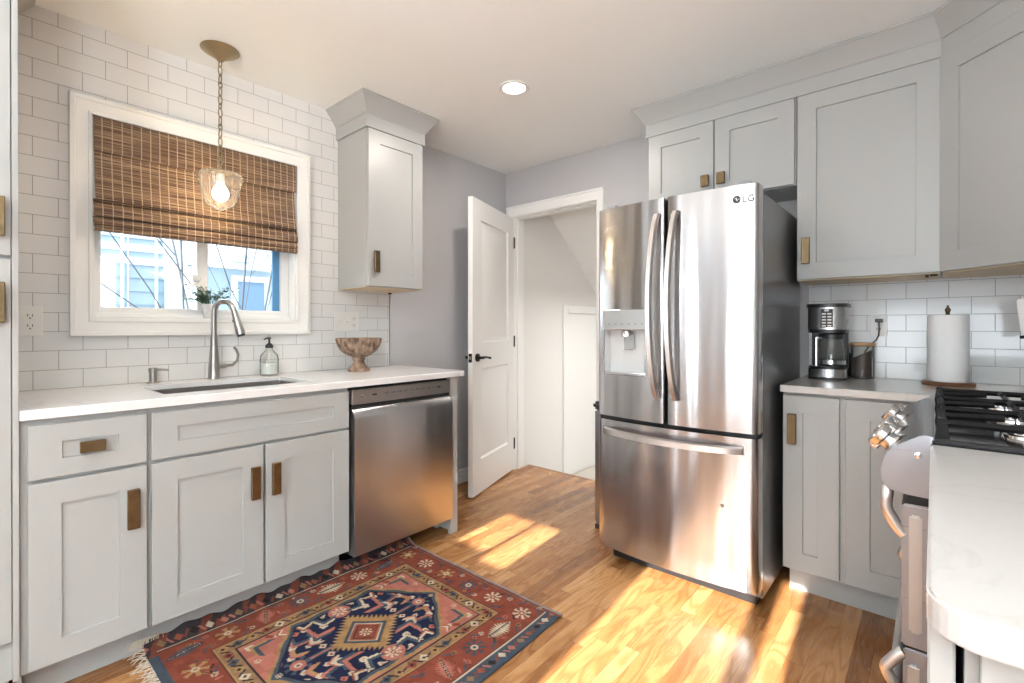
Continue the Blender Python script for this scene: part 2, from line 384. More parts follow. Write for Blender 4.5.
def frame(o, u, v, n):
    u, v, n = Vector(u), Vector(v), Vector(n)
    return Matrix(((u.x, v.x, n.x, o[0]), (u.y, v.y, n.y, o[1]), (u.z, v.z, n.z, o[2]), (0, 0, 0, 1)))
def tag(o, label=None, cat=None, group=None, kind=None):
    if label: o['label'] = label
    if cat: o['category'] = cat
    if group: o['group'] = group
    if kind: o['kind'] = kind
    return o
def thing(name, loc, label, cat, group=None):
    o = bpy.data.objects.new(name, None); col.objects.link(o); o.location = loc; o.empty_display_size = .05
    return tag(o, label, cat, group)
def struct(name, mb, mat, parent=None, label=None):
    o = mb.build(name, mat, parent)
    if parent is None: o['kind'] = 'structure'
    if label: o['label'] = label
    return o
def box(*a, **k): return MB().box(*a, **k)

def smooth(pts, k=4):
    out = []
    for i in range(len(pts)-1):
        p0, p1, p2, p3 = pts[max(i-1, 0)], pts[i], pts[i+1], pts[min(i+2, len(pts)-1)]
        for j_ in range(k):
            t = j_/k
            out.append(tuple(.5*((2*p1[c])+(-p0[c]+p2[c])*t+(2*p0[c]-5*p1[c]+4*p2[c]-p3[c])*t*t+(-p0[c]+3*p1[c]-3*p2[c]+p3[c])*t**3) for c in (0, 1)))
    out.append(pts[-1]); return out
# ------------------------------------------------------------------ setting
H = 2.43
WY0, WY1, WZ0, WZ1 = -2.607, -1.746, 1.197, 2.052          # kitchen window hole
DX0, DX1, DZ = 0.085, 0.870, 2.062                         # doorway hole
# floor with the stair opening beyond the doorway
struct('floor', MB().box(-0.12, 6.1, -6.1, 0.0, -0.02, 0.0).box(DX0, DX1+.05, 0.0, 0.18, -0.02, 0.0), M['floor'])
struct('trim_1', MB().box(DX0, DX1+.05, 0.18, 0.205, -0.03, 0.002, .004), M['nosing'], label='oak nosing at the edge of the doorway step')
struct('ceiling', MB().box(-0.12, 6.1, -6.1, 0.12, H, H+.1), M['ceil'])
# left wall around the window, painted; the tiles are a skin on it
wl = MB().box(-.12, 0, WY1, 0.12, 0, H).box(-.12, 0, -6.1, WY0, 0, H).box(-.12, 0, WY0, WY1, 0, WZ0).box(-.12, 0, WY0, WY1, WZ1, H)
wall_left = struct('wall_left', wl, M['wall'])
T = .006
tl = MB().box(0, T, WY1, -1.138, .86, H).box(0, T, -3.4, WY0, .86, H).box(0, T, WY0, WY1, .86, WZ0).box(0, T, WY0, WY1, WZ1, H)
tl.build('tile_backsplash', M['tile_l'], wall_left)['label'] = 'white glossy subway tile with grey grout'
box(0, .012, -1.1395, -1.1375, .914, 1.39).build('tile_edge_trim', M['nickel'], wall_left)
wb = MB().box(-.12, DX0, 0, .12, 0, H).box(DX1, 3.42, 0, .12, 0, H).box(DX0, DX1, 0, .12, DZ, H)
wall_back = struct('wall_back', wb, M['wall'])
box(2.173, 3.30, -T, 0, .86, 1.42).build('tile_backsplash', M['tile_b'], wall_back)['label'] = 'white glossy subway tile behind the corner counter'
box(2.170, 2.173, -.009, 0, .914, 1.39).build('tile_edge_trim', M['white'], wall_back)
wr = struct('wall_right', MB().box(3.30, 3.42, -2.62, 0, 0, H).box(3.42, 6.1, -2.62, -2.5, 0, H), M['wall'])
# rear and side walls of the open room behind the viewer, with their windows
def wall_with_holes(a0, a1, holes, fixed0, fixed1, axis):
    mb = MB(); xs = sorted({a0, a1} | {h[0] for h in holes} | {h[1] for h in holes})
    for p, q in zip(xs, xs[1:]):
        mid = (p+q)/2; zs = [(0, H)]
        for h in holes:
            if h[0] < mid < h[1]:
                nz = []
                for z0, z1 in zs:
                    if h[2] > z0 and h[3] < z1: nz += [(z0, h[2]), (h[3], z1)]
                    else: nz.append((z0, z1))
                zs = nz
        for z0, z1 in zs:
            if axis == 'x': mb.box(p, q, fixed0, fixed1, z0, z1)
            else: mb.box(fixed0, fixed1, p, q, z0, z1)
    return mb
sh = 0.076*(6.0)        # sun drift between window and kitchen floor
holesR = [(1.075, 1.29, 1.965, 2.175), (1.312, 1.475, 1.93, 2.175),
          (2.03, 2.50, 1.52, 2.27), (2.575, 2.665, 1.52, 2.27), (2.0, 4.2, .57, 1.43), (.09, .35, .6, 2.1)]
WT = .08
struct('wall_rear', wall_with_holes(-.12, 6.1, holesR, -6.1, -6.1+WT, 'x'), M['wall'])
struct('wall_sun_block', MB().box(-3, 9, -9.2, -9.0, -.62, 2.66, .01), M['siding'])  # unseen wall added outside to keep low sun off the floor
struct('wall_side', MB().box(6.02, 6.1, -6.1, -2.5, 0, H), M['wall'])

# window casing, jambs and vinyl slider
win = MB()
def casing(mb, y0, y1, z0, z1, w, t, step):
    """picture-frame casing: concentric square rings of rising and falling height"""
    g = bmesh.new(); rings = []
    for off, h in ((0, 0), (0, t+.004), (.010, t+.004), (.013, t), (w-.020, t+.003), (w-.017, t+.010), (w-.002, t+.010), (w, t+.007), (w, 0)):
        rings.append([g.verts.new((T+h, a, b)) for a, b in ((y0-off, z0-off), (y1+off, z0-off), (y1+off, z1+off), (y0-off, z1+off))])
    for A, B in zip(rings, rings[1:]):
        for i in range(4): g.faces.new((A[i], A[(i+1) % 4], B[(i+1) % 4], B[i]))
    bmesh.ops.recalc_face_normals(g, faces=g.faces); mb.add(g)
casing(win, WY0, WY1, WZ0, WZ1, .072, .014, .01)
window = struct('window_1', win, M['white'])
j = MB().box(-.12, T, WY0, WY0+.008, WZ0, WZ1).box(-.12, T, WY1-.008, WY1, WZ0, WZ1).box(-.12, T, WY0, WY1, WZ1-.008, WZ1).box(-.12, T, WY0, WY1, WZ0, WZ0+.008)
j.build('jamb', M['white'], window)
fx0, fx1 = -.115, -.065
fr = MB()
fr.box(fx0, fx1, WY0+.008, -2.567, WZ0+.008, WZ1-.008, .003).box(fx0, fx1, -1.797, WY1-.008, WZ0+.008, WZ1-.008, .003)
fr.box(fx0, fx1, -2.567, -1.797, WZ0+.008, 1.252, .003).box(fx0, fx1, -2.567, -1.797, 2.0, WZ1-.008, .003)
fr.box(fx0, fx1+.012, -2.207, -2.158, 1.24, 2.0, .003)
fr.box(fx1, fx1+.02, WY0+.008, WY1-.008, WZ0+.008, WZ0+.03, .003)
fr.build('slider_frame', M['vinyl'], window)
MB().box(fx0+.02, fx0+.024, -2.567, -2.20, 1.25, 2.0).build('pane', M['glass'], window)
MB().box(fx0+.02, fx0+.024, -2.165, -1.797, 1.25, 2.0).build('pane', M['glass'], window)
MB().box(fx0+.015, fx0+.03, -1.833, -1.797, 1.25, 2.0).build('screen_track', plain('blue_track', (.10, .28, .52), .4), window)
MB().lathe([(0, 0), (.018, 0), (.02, .008), (.012, .016), (0, .018)], (fx1+.012, -2.212, 1.40), 16, (1, 0, 0)).box(fx1+.012, fx1+.022, -2.228, -2.204, 1.36, 1.42, .004).build('sash_lock', M['vinyl'], window)

# doorway: jambs, stop and casing
tr = MB()
tr.box(DX0-.012, DX0+.002, -.001, .131, 0, DZ-.002).box(DX1-.002, DX1+.012, -.001, .131, 0, DZ-.002).box(DX0-.012, DX1+.012, -.001, .131, DZ-.002, DZ+.012)
tr.box(DX0+.0021, DX0+.012, .045, .075, 0, DZ-.0121).box(DX1-.012, DX1-.0021, .045, .075, 0, DZ-.0121).box(DX0+.0021, DX1-.0021, .045, .075, DZ-.012, DZ-.0021)
g = bmesh.new(); rings = []
for off, h in ((.003, 0), (.003, .012), (.008, .015), (.045, .016), (.048, .022), (.060, .022), (.062, .019), (.062, 0)):
    a_, b_ = DX0-off, DX1+off; zt_ = DZ+off+.02*(off > .04)
    rings.append([g.verts.new((p_, -h, q_)) for p_, q_ in ((a_, 0), (a_, zt_), (b_, zt_), (b_, 0))])
for A, B in zip(rings, rings[1:]):
    for i in range(3): g.faces.new((A[i], A[i+1], B[i+1], B[i]))
bmesh.ops.recalc_face_normals(g, faces=g.faces); tr.add(g)
struct('trim_2', tr, M['white'], label='white casing and jamb around the stairway door')
struct('baseboard_left', MB().box(0, .012, -1.05, -.002, 0, .10, .002).box(0, .018, -1.05, -.002, 0, .07, .003), M['white'])
struct('baseboard_back', MB().box(.93, 1.4, -.014, 0, 0, .10, .003), M['white'])

# stairway beyond the doorway
SX = .08
struct('wall_stair', MB().box(SX-.1, SX, .12, 3.2, -1.2, 2.9).box(SX, 2.0, 3.1, 3.2, -1.2, 2.9).box(1.9, 2.0, .12, 3.1, -1.2, 2.9).box(SX, 2.0, .12, .14, DZ+.3, 2.9).box(DX1+.03, 1.9, .12, .14, -.3, 2.9), M['wall_warm'])
struct('floor_stair', MB().box(SX, 1.9, .2, 3.1, -.26, -.235).box(SX, 1.9, .185, .2, -.26, -.0301), M['stairfl'])
# sloped underside of the flight above
sl = MB().prism([(.14, 2.43), (.471-.06, 2.24), (1.9, 1.0), (3.1, .05), (3.1, .35), (1.9, 1.3), (.55, 2.45), (.3, 2.6)], SX, 1.9, 'yz')
struct('ceiling_stair', sl, plain('stair_soffit_paint', (0.80, 0.79, 0.775), 0.6))
# low access door on the stair wall
d2 = MB()
y0, y1, zt = .70, 1.42, 1.372
d2.box(SX, SX+.018, y0, y0+.075, -.235, zt, .004).box(SX, SX+.018, y1, y1+.075, -.235, zt, .004).box(SX, SX+.018, y0+.075, y1, zt-.075, zt, .004)
door2 = struct('door_2', d2, M['white'])
MB().box(SX, SX+.008, y0+.08, y1-.004, -.225, zt-.08, .002).build('door_panel', M['white'], door2)
lamp('AREA', 'stairway_fill_lamp', (1.3, .85, 1.5), 17, (1, .98, .95), shape='DISK', size=.35)  # added lamp to brighten the stairway, with no fixture of its own

# ---------- hall door, standing open
hinge = Vector((.092, -.004, 0)); lead = Vector((.330, -.700, 0)); du = (lead-hinge).normalized(); DWd = (lead-hinge).length
dn = Vector((du.y, -du.x, 0)) * -1            # faces +x, towards the kitchen
if dn.x < 0: dn = -dn
def molded_door(z0, h, w, t, panels):
    g = bmesh.new()
    us = sorted({0, w} | {p[0] for p in panels} | {p[1] for p in panels}); vs = sorted({0, h} | {p[2] for p in panels} | {p[3] for p in panels})
    vv = {(u, v): g.verts.new((u, v, t)) for u in us for v in vs}
    for a, b in zip(us, us[1:]):
        for c, d in zip(vs, vs[1:]):
            if any(p[0] <= a and b <= p[1] and p[2] <= c and d <= p[3] for p in panels): continue
            g.faces.new((vv[a, c], vv[b, c], vv[b, d], vv[a, d]))
    for p in panels:
        prev = [vv[p[0], p[2]], vv[p[1], p[2]], vv[p[1], p[3]], vv[p[0], p[3]]]
        for ins, dep in ((.010, -.012), (.020, -.012), (.045, -.003)):
            cur = [g.verts.new((x, y, t+dep)) for x, y in ((p[0]+ins, p[2]+ins), (p[1]-ins, p[2]+ins), (p[1]-ins, p[3]-ins), (p[0]+ins, p[3]-ins))]
            for i in range(4): g.faces.new((prev[i], prev[(i+1) % 4], cur[(i+1) % 4], cur[i]))
            prev = cur
        g.faces.new(prev)
    B = [g.verts.new((u, v, 0)) for u, v in ((0, 0), (w, 0), (w, h), (0, h))]
    g.faces.new(B[::-1])
    top = {(u, v): vv[u, v] for u in us for v in vs}
    g.faces.new([B[0], B[1]] + [top[u, 0] for u in us[::-1]])
    g.faces.new([B[2], B[3]] + [top[u, h] for u in us])
    g.faces.new([B[1], B[2]] + [top[w, v] for v in vs[::-1]])
    g.faces.new([B[3], B[0]] + [top[0, v] for v in vs])
    bmesh.ops.recalc_face_normals(g, faces=g.faces)
    return g
DT = .035
dm = MB(); org = hinge - dn*DT + Vector((0, 0, .012))
dm.add(molded_door(0, 2.035, DWd, DT, [(.115, DWd-.125, .23, .865), (.115, DWd-.125, 1.045, 1.90)]), frame(org, du, (0, 0, 1), dn))
door = struct('door_1', dm, M['white'])
def dp(u, z, n): return hinge + du*u + Vector((0, 0, z)) + dn*n
hb = MB().cyl(dp(DWd-.065, .955, 0), dp(DWd-.065, .955, .012), .028).cyl(dp(DWd-.065, .955, .012), dp(DWd-.065, .955, .04), .011, .009)
hb.tube([dp(DWd-.065, .955, .042), dp(DWd-.09, .956, .046), dp(DWd-.12, .957, .046), dp(DWd-.15, .952, .046), dp(DWd-.175, .948, .05)], [.010, .009, .007, .007, .009], 10)
hb.build('lever_handle', M['bronze'], door)
hb = MB().cyl(dp(DWd-.065, .955, -DT), dp(DWd-.065, .955, -DT-.012), .028).cyl(dp(DWd-.065, .955, -DT-.012), dp(DWd-.065, .955, -DT-.05), .011)
hb.tube([dp(DWd-.065, .955, -DT-.045), dp(DWd-.12, .957, -DT-.047), dp(DWd-.175, .948, -DT-.05)], .008, 10)
hb.build('lever_handle', M['bronze'], door)
MB().obox(dp(DWd, .925, -DT+.005), dn, (0, 0, 1), du, .025, .06, .0015).build('latch_plate', M['bronze'], door)
MB().obox(dp(DWd, .945, -DT+.010), dn, (0, 0, 1), du, .014, .022, .006, .002).build('latch', M['nickel'], door)
for z in (.22, 1.05, 1.85):
    MB().cyl(dp(-.002, z-.045, .004), dp(-.002, z+.045, .004), .006).build('hinge', M['bronze'], door)

# ------------------------------------------------------------------ cabinetry
def shaker(o, u, n, w, h, stile, rail, t=.02, rec=.008, bev=.0012):
    """five-piece front as one solid: flat frame, square step down to the panel"""
    g = bmesh.new()
    def ring(i, j, d): return [g.verts.new(p) for p in ((i, j, d), (w-i, j, d), (w-i, h-j, d), (i, h-j, d))]
    rs = [ring(0, 0, 0), ring(0, 0, t-bev), ring(bev, bev, t), ring(stile, rail, t), ring(stile+.0015, rail+.0015, t-rec)]
    for A, B in zip(rs, rs[1:]):
        for i in range(4): g.faces.new((A[i], A[(i+1) % 4], B[(i+1) % 4], B[i]))
    g.faces.new(rs[0][::-1]); g.faces.new(rs[-1])
    bmesh.ops.recalc_face_normals(g, faces=g.faces)
    return MB().add(g, frame(o, u, (0, 0, 1), n))
Y, X_ = (0, 1, 0), (1, 0, 0)
PX, NY = (1, 0, 0), (0, -1, 0)
def pull_x(parent, x, y0, y1, z0, z1):      # block pull on a face looking to +x
    MB().box(x, x+.010, y0+.008, y1-.008, z0+.01, z1-.01).box(x+.008, x+.022, y0, y1, z0, z1, .002, 1).build('handle', M['brass'], parent)
def pull_y(parent, y, x0, x1, z0, z1):
    MB().box(x0+.008, x1-.008, y-.010, y, z0+.01, z1-.01).box(x0, x1, y-.022, y-.008, z0, z1, .002, 1).build('handle', M['brass'], parent)

# left run: small drawer cabinet
c1 = thing('base_cabinet', (.30, -2.70, 0), 'narrow grey base cabinet with one drawer over one door, left of the sink cabinet', 'cabinet')
b = MB().box(T+.004, .61, -2.856, -2.5425, .115, .880, .001).box(T+.004, .53, -2.845, -2.5425, 0, .115)
b.box(.53, .61, -2.862, -2.852, 0, .115)
b.build('body', M['cab'], c1)
dr = shaker((.6102, -2.839, .699), Y, PX, .290, .165, .076, .056).build('drawer', M['cab'], c1)
pull_x(dr, .6302, -2.724, -2.660, .764, .799)
do = shaker((.6102, -2.839, .125), Y, PX, .290, .562, .074, .072).build('door', M['cab'], c1)
pull_x(do, .6302, -2.605, -2.571, .484, .616)
# sink cabinet
c2 = thing('sink_cabinet', (.30, -2.16, 0), 'wide grey sink base cabinet with two doors under a long false drawer front', 'cabinet')
b = MB().box(T+.004, .61, -2.5415, -1.783, .115, .640, .001).box(.585, .61, -2.5415, -1.783, .640, .880).box(T+.004, .07, -2.5415, -1.783, .64, .88)
b.box(.07, .585, -2.5415, -2.523, .64, .88).box(.07, .585, -1.80, -1.783, .64, .88).box(T+.004, .53, -2.5415, -1.783, 0, .115)
b.build('body', M['cab'], c2)
shaker((.6102, -2.535, .699), Y, PX, .748, .165, .076, .056).build('drawer_front', M['cab'], c2)
d = shaker((.6102, -2.535, .125), Y, PX, .369, .562, .076, .072).build('door', M['cab'], c2); pull_x(d, .6302, -2.217, -2.183, .478, .609)
d = shaker((.6102, -2.156, .125), Y, PX, .369, .562, .076, .072).build('door', M['cab'], c2); pull_x(d, .6302, -2.137, -2.103, .478, .609)
# end panel by the dishwasher
MB_ = MB().prism([(.01, 0), (.50, 0), (.50, .02), (.605, .02), (.605, 0), (.625, 0), (.625, .8835), (.01, .8835)], -1.160, -1.108, 'xz')
tag(MB_.build('end_panel', M['cab'], None), 'grey upright end panel closing the counter run beside the dishwasher', 'cabinet panel')

# worktop with the sink cut-out
cx0, cx1, cy0, cy1 = .008, .640, -2.8565, -1.060
sx0, sx1, sy0, sy1 = .175, .525, -2.475, -1.905
g = bmesh.new()
def rect(x0, x1, y0, y1, z, r, k=5):
    out = []
    for cx, cy, a0 in ((x1-r, y1-r, 0), (x0+r, y1-r, 90), (x0+r, y0+r, 180), (x1-r, y0+r, 270)):
        for i in range(k+1):
            a = R(a0+90*i/k); out.append((cx+r*math.cos(a), cy+r*math.sin(a), z))
    return out
def holed_slab(outer, inner, z0, z1, r_out, r_in, e=.003):
    g = bmesh.new()
    def mk(rc, ins, z, r): return [g.verts.new(p) for p in rect(rc[0]+ins, rc[1]-ins, rc[2]+ins, rc[3]-ins, z, max(r-ins, .001))]
    O = [mk(outer, 0, z0, r_out), mk(outer, 0, z1-e, r_out), mk(outer, e, z1, r_out)]
    for A, B in zip(O, O[1:]):
        for i in range(len(A)): j = (i+1) % len(A); g.faces.new((A[i], A[j], B[j], B[i]))
    if inner:
        I = [mk(inner, 0, z1, r_in), mk(inner, 0, z0, r_in)]
        for i in range(len(I[0])): j = (i+1) % len(I[0]); g.faces.new((I[0][i], I[0][j], I[1][j], I[1][i]))
        k = len(O[2])
        for i in range(k): j = (i+1) % k; g.faces.new((O[2][i], O[2][j], I[0][j], I[0][i])); g.faces.new((O[0][j], O[0][i], I[1][i], I[1][j]))
    else:
        g.faces.new(O[2]); g.faces.new(O[0][::-1])
    bmesh.ops.recalc_face_normals(g, faces=g.faces)
    return g
ct = MB().add(holed_slab((cx0, cx1, cy0, cy1), (sx0, sx1, sy0, sy1), .884, .914, .014, .012))
tag(ct.build('countertop', M['quartz'], None), 'white quartz countertop with the sink cut into it, under the window', 'countertop')
# undermount sink
sk = thing('kitchen_sink', ((sx0+sx1)/2, (sy0+sy1)/2, .66), 'undermount stainless steel sink set into the white counter', 'sink')
g = bmesh.new()
def rr(ins, z, r): return [g.verts.new(p) for p in rect(sx0-.01+ins, sx1+.01-ins, sy0-.01+ins, sy1+.01-ins, z, r)]
L = [rr(-.012, .8835, .02), rr(.0075, .8835, .02), rr(.0115, .8835, .012), rr(.0115, .896, .012), rr(.0125, .896, .012), rr(.0125, .88, .012), rr(.014, .70, .02), rr(.03, .672, .02), rr(.03, .668, .02), rr(0, .67, .02), rr(-.003, .880, .02), rr(-.012, .880, .02)]
for A, B in zip(L, L[1:] + L[:1]):
    if A is L[7]: continue
    for i in range(len(A)): j_ = (i+1) % len(A); g.faces.new((A[i], A[j_], B[j_], B[i]))
g.faces.new(L[7]); g.faces.new(L[8][::-1])
bmesh.ops.recalc_face_normals(g, faces=g.faces)
MB().add(g).build('basin', M['sink'], sk)
MB().lathe([(0, 0), (.042, 0), (.045, .004), (.03, .005), (.028, .001), (0, .001)], ((sx0+sx1)/2, (sy0+sy1)/2, .6725), 24).build('drain', M['nickel'], sk)

# dishwasher
dw = thing('dishwasher', (.33, -1.475, 0), 'stainless steel dishwasher under the counter with a control strip on top', 'dishwasher')
b = MB().box(.03, .60, -1.778, -1.166, .095, .878).box(.06, .46, -1.775, -1.17, 0, .094)
b.build('tub', M['black'], dw)
MB().box(.60, .632, -1.772, -1.170, .798, .868, .004, 2).build('control_panel', M['steel_p'], dw)
dd = MB().prism([(.60, .095), (.648, .095), (.655, .105), (.655, .735), (.650, .748), (.632, .775), (.612, .785), (.60, .785)], -1.772, -1.170, 'xz')
dd.build('door', M['steel_dw'], dw)
MB().box(.604, .628, -1.77, -1.172, .783, .799).build('handle_recess', M['dark'], dw)
MB().box(.462, .48, -1.772, -1.170, .015, .092).build('kick_plate', M['black'], dw)
ic = plain('printed_icons', (.06, .06, .065), .5)
MB().box(.6320, .6326, -1.665, -1.640, .834, .842).build('display', ic, dw)
MB().box(.6320, .6326, -1.262, -1.238, .834, .842).build('display', ic, dw)
for i in range(26):
    yy = -1.605+i*.0125
    if i in (12, 13): continue
    MB().box(.6320, .6325, yy, yy+.0045, .835+.003*(i % 3 == 0), .8395+.0025*((i*7) % 3)).build('control_icon', ic, dw)
MB().lathe([(0, 0), (.0075, 0), (.0075, .0012), (0, .0012)], (.6322, -1.722, .838), 16, (1, 0, 0)).build('power_button', M['chrome'], dw)

# tall cabinet at the left frame edge
tc = thing('tall_cabinet', (.30, -3.13, 0), 'tall grey pantry cabinet at the left end, rising to the ceiling', 'cabinet')
b = MB().box(.01, .61, -3.40, -2.867, .115, 2.27, .001).box(.01, .53, -3.40, -2.875, 0, .115)
b.box(.01, .612, -3.40, -2.867, 2.27, 2.33, .001).box(.60, .630, -2.871, -2.857, .115, 2.30, .001)
b.build('body', M['cab'], tc)
d = shaker((.6102, -3.39, 1.372), Y, PX, .517, .89, .076, .076).build('door', M['cab'], tc); pull_x(d, .6302, -2.925, -2.885, 1.425, 1.540)
d = shaker((.6102, -3.39, .235), Y, PX, .517, 1.125, .076, .076).build('door', M['cab'], tc); pull_x(d, .6302, -2.925, -2.885, 1.175, 1.292)
def crown(path, z0, z1, mat, parent, out=.075, base=.070):
    """crown moulding: frieze strip then flared cove, mitred along an open path of (x, y) with the outside on the left"""
    prof = [(0, z0), (.012, z0), (.012, z0+base), (.016, z0+base), (.016, z0+base+.006)]
    zz0, zz1 = z0+base+.006, z1-.012
    for i in range(1, 9):
        a = i/8; prof.append((.016+(out-.016)*(a*.9+.1*a*a), zz0+(zz1-zz0)*a))
    prof += [(out+.004, z1-.010), (out+.004, z1), (0, z1)]
    P = [Vector(p) for p in path]; k = len(P); nrm = []
    for a, b_ in zip(P, P[1:]): t = (b_-a).normalized(); nrm.append(Vector((-t.y, t.x)))
    offs = []
    for i in range(k):
        if i == 0: offs.append(nrm[0])
        elif i == k-1: offs.append(nrm[-1])
        else:
            m_ = (nrm[i-1]+nrm[i]).normalized(); offs.append(m_/m_.dot(nrm[i]))
    g = bmesh.new()
    rings = [[g.verts.new((P[i].x+offs[i].x*d_, P[i].y+offs[i].y*d_, z)) for d_, z in prof] for i in range(k)]
    n_ = len(prof)
    for A, B in zip(rings, rings[1:]):
        for i in range(n_): g.faces.new((A[i], A[(i+1) % n_], B[(i+1) % n_], B[i]))
    g.faces.new(rings[0][::-1]); g.faces.new(rings[-1])
    bmesh.ops.recalc_face_normals(g, faces=g.faces)
    return MB().add(g).build('crown_moulding', mat, parent, angle=25)
crown([(.632, -3.40), (.632, -2.857), (.01, -2.857)][::-1], 2.266, H-.001, M['cab'], tc)

# upper cabinet right of the window
uc = thing('wall_cabinet', (.16, -1.31, 1.39), 'single-door grey wall cabinet between the window and the hall door', 'cabinet')
MB().box(T+.002, .31, -1.497, -1.118, 1.389, 2.30, .001).build('body', M['cab'], uc)
MB().box(T+.003, .309, -1.495, -1.12, 1.385, 1.3888).build('underside', M['birch'], uc)
d = shaker((.3102, -1.494, 1.393), Y, PX, .372, .870, .074, .072).build('door', M['cab'], uc); pull_x(d, .3302, -1.466, -1.433, 1.467, 1.588)
crown([(T+.002, -1.118), (.322, -1.118), (.322, -1.497), (T+.002, -1.497)], 2.266, H-.001, M['cab'], uc, .070)
MB().box(.02, .035, -1.155, -1.14, 1.376, 1.385).build('bracket', M['bronze'], uc)

# cabinets over the fridge and along the back wall
fc = thing('wall_cabinet', (1.79, -.16, 1.85), 'grey two-door cabinet above the refrigerator', 'cabinet')
MB().box(1.412, 2.1675, -.31, -.002, 1.85, 2.30, .001).build('body', M['cab'], fc)
d = shaker((1.416, -.3102, 1.853), PX, NY, .367, .412, .074, .074).build('door', M['cab'], fc); pull_y(d, -.3302, 1.722, 1.763, 1.917, 1.978)
d = shaker((1.789, -.3102, 1.853), PX, NY, .372, .412, .074, .074).build('door', M['cab'], fc); pull_y(d, -.3302, 1.804, 1.845, 1.917, 1.978)
rc = thing('wall_cabinet', (2.43, -.16, 1.39), 'large single-door grey wall cabinet above the coffee maker', 'cabinet')
MB().box(2.1695, 2.690, -.31, -T-.002, 1.389, 2.30, .001).build('body', M['cab'], rc)
MB().box(2.172, 2.688, -.309, -T-.003, 1.384, 1.3888).build('underside', M['birch'], rc)
d = shaker((2.175, -.3102, 1.390), PX, NY, .512, .875, .076, .076).build('door', M['cab'], rc); pull_y(d, -.3302, 2.194, 2.228, 1.463, 1.585)
# diagonal corner cabinet
dc = thing('corner_cabinet', (3.0, -.3, 1.39), 'diagonal grey corner wall cabinet at the right edge with a tall recessed door', 'cabinet')
q = .7071
A0 = Vector((2.694, -.314)); A1 = Vector((2.988, -.608))
MB().prism([(2.694, -T-.002), (A0.x, A0.y), (A1.x, A1.y), (3.298, A1.y), (3.298, -T-.002)], 1.389, 2.30, 'xy').build('body', M['cab'], dc)
MB().prism([(2.697, -T-.004), (2.697, -.312), (2.99, -.605), (3.296, -.605), (3.296, -T-.004)], 1.384, 1.3888, 'xy').build('underside', M['birch'], dc)
un = Vector((-q, -q, 0)); uu = Vector((q, -q, 0))
o_ = Vector((A0.x, A0.y, 0)) + un*.0002 + uu*.006
d = shaker((o_.x, o_.y, 1.390), uu, un, .404, .875, .076, .076).build('door', M['cab'], dc)
tag(crown([(2.995, -.623), (2.694, -.322), (1.412, -.322), (1.412, -.002)], 2.266, H-.001, M['cab'], None, .070), 'grey crown moulding running along the back cabinets and around the corner', 'moulding')
hg = MB().box(2.655, 2.68, -.30, -.27, 1.376, 1.384, .002).cyl((2.640, -.285, 1.378), (2.652, -.285, 1.378), .006)
hg.build('light_clip', M['bronze'], rc)

# base cabinets right
rb = thing('base_cabinet', (2.42, -.3, 0), 'grey corner base cabinet with a narrow door, beside the refrigerator', 'cabinet')
MB().box(2.172, 3.296, -.593, -.010, .115, .880, .001).box(2.184, 3.296, -.528, -.010, 0, .115).box(2.68, 3.296, -.850, -.593, .115, .880).box(2.76, 3.296, -.850, -.528, 0, .115).build('body', M['cab'], rb)
d = shaker((2.174, -.5932, .122), PX, NY, .204, .748, .074, .074).build('door', M['cab'], rb); pull_y(d, -.6132, 2.193, 2.227, .662, .791)
d = shaker((2.399, -.5932, .122), PX, NY, .274, .748, .080, .078).build('door', M['cab'], rb)
MB().prism([(2.168, -.010), (2.168, -.640), (2.656, -.640), (2.656, -.853), (3.296, -.853), (3.296, -.010)], .884, .914, 'xy', .002, 1).build('countertop', M['quartz_r'], None)
tag(bpy.data.objects['countertop.001'], 'L-shaped pale counter in the back corner, holding the coffee maker', 'countertop')

# near right run
nb = thing('base_cabinet', (2.98, -2.0, 0), 'grey base cabinet in the right foreground under the rounded counter', 'cabinet')
nbm = MB().box(2.69, 3.296, -2.352, -1.622, .115, .880, .001).box(2.76, 3.296, -2.34, -1.622, 0, .115)
nbm.build('body', M['cab'], nb)
shaker((2.700, -2.3522, .10), PX, NY, .56, .77, .016, .05, .018).build('side_panel', M['cab'], nb)
MB().box(2.664, 2.684, -2.360, -1.625, .115, .880, .002).build('door', M['cab'], nb)
g = bmesh.new()
def nose(pts, z0, z1, e=.004):
    pass
pts = []
for cx, cy, rad, a0, a1 in ((2.705, -2.362, .042, 180, 270),):
    for i in range(9): a = R(a0+(a1-a0)*i/8); pts.append((cx+rad*math.cos(a), cy+rad*math.sin(a)))
pts += [(3.296, -2.404), (3.296, -1.621), (2.663, -1.621)]
tag(MB().prism(pts, .882, .914, 'xy', .003, 2).build('countertop', M['quartz_r'], None), 'pale quartz counter with a rounded corner filling the right foreground', 'countertop')

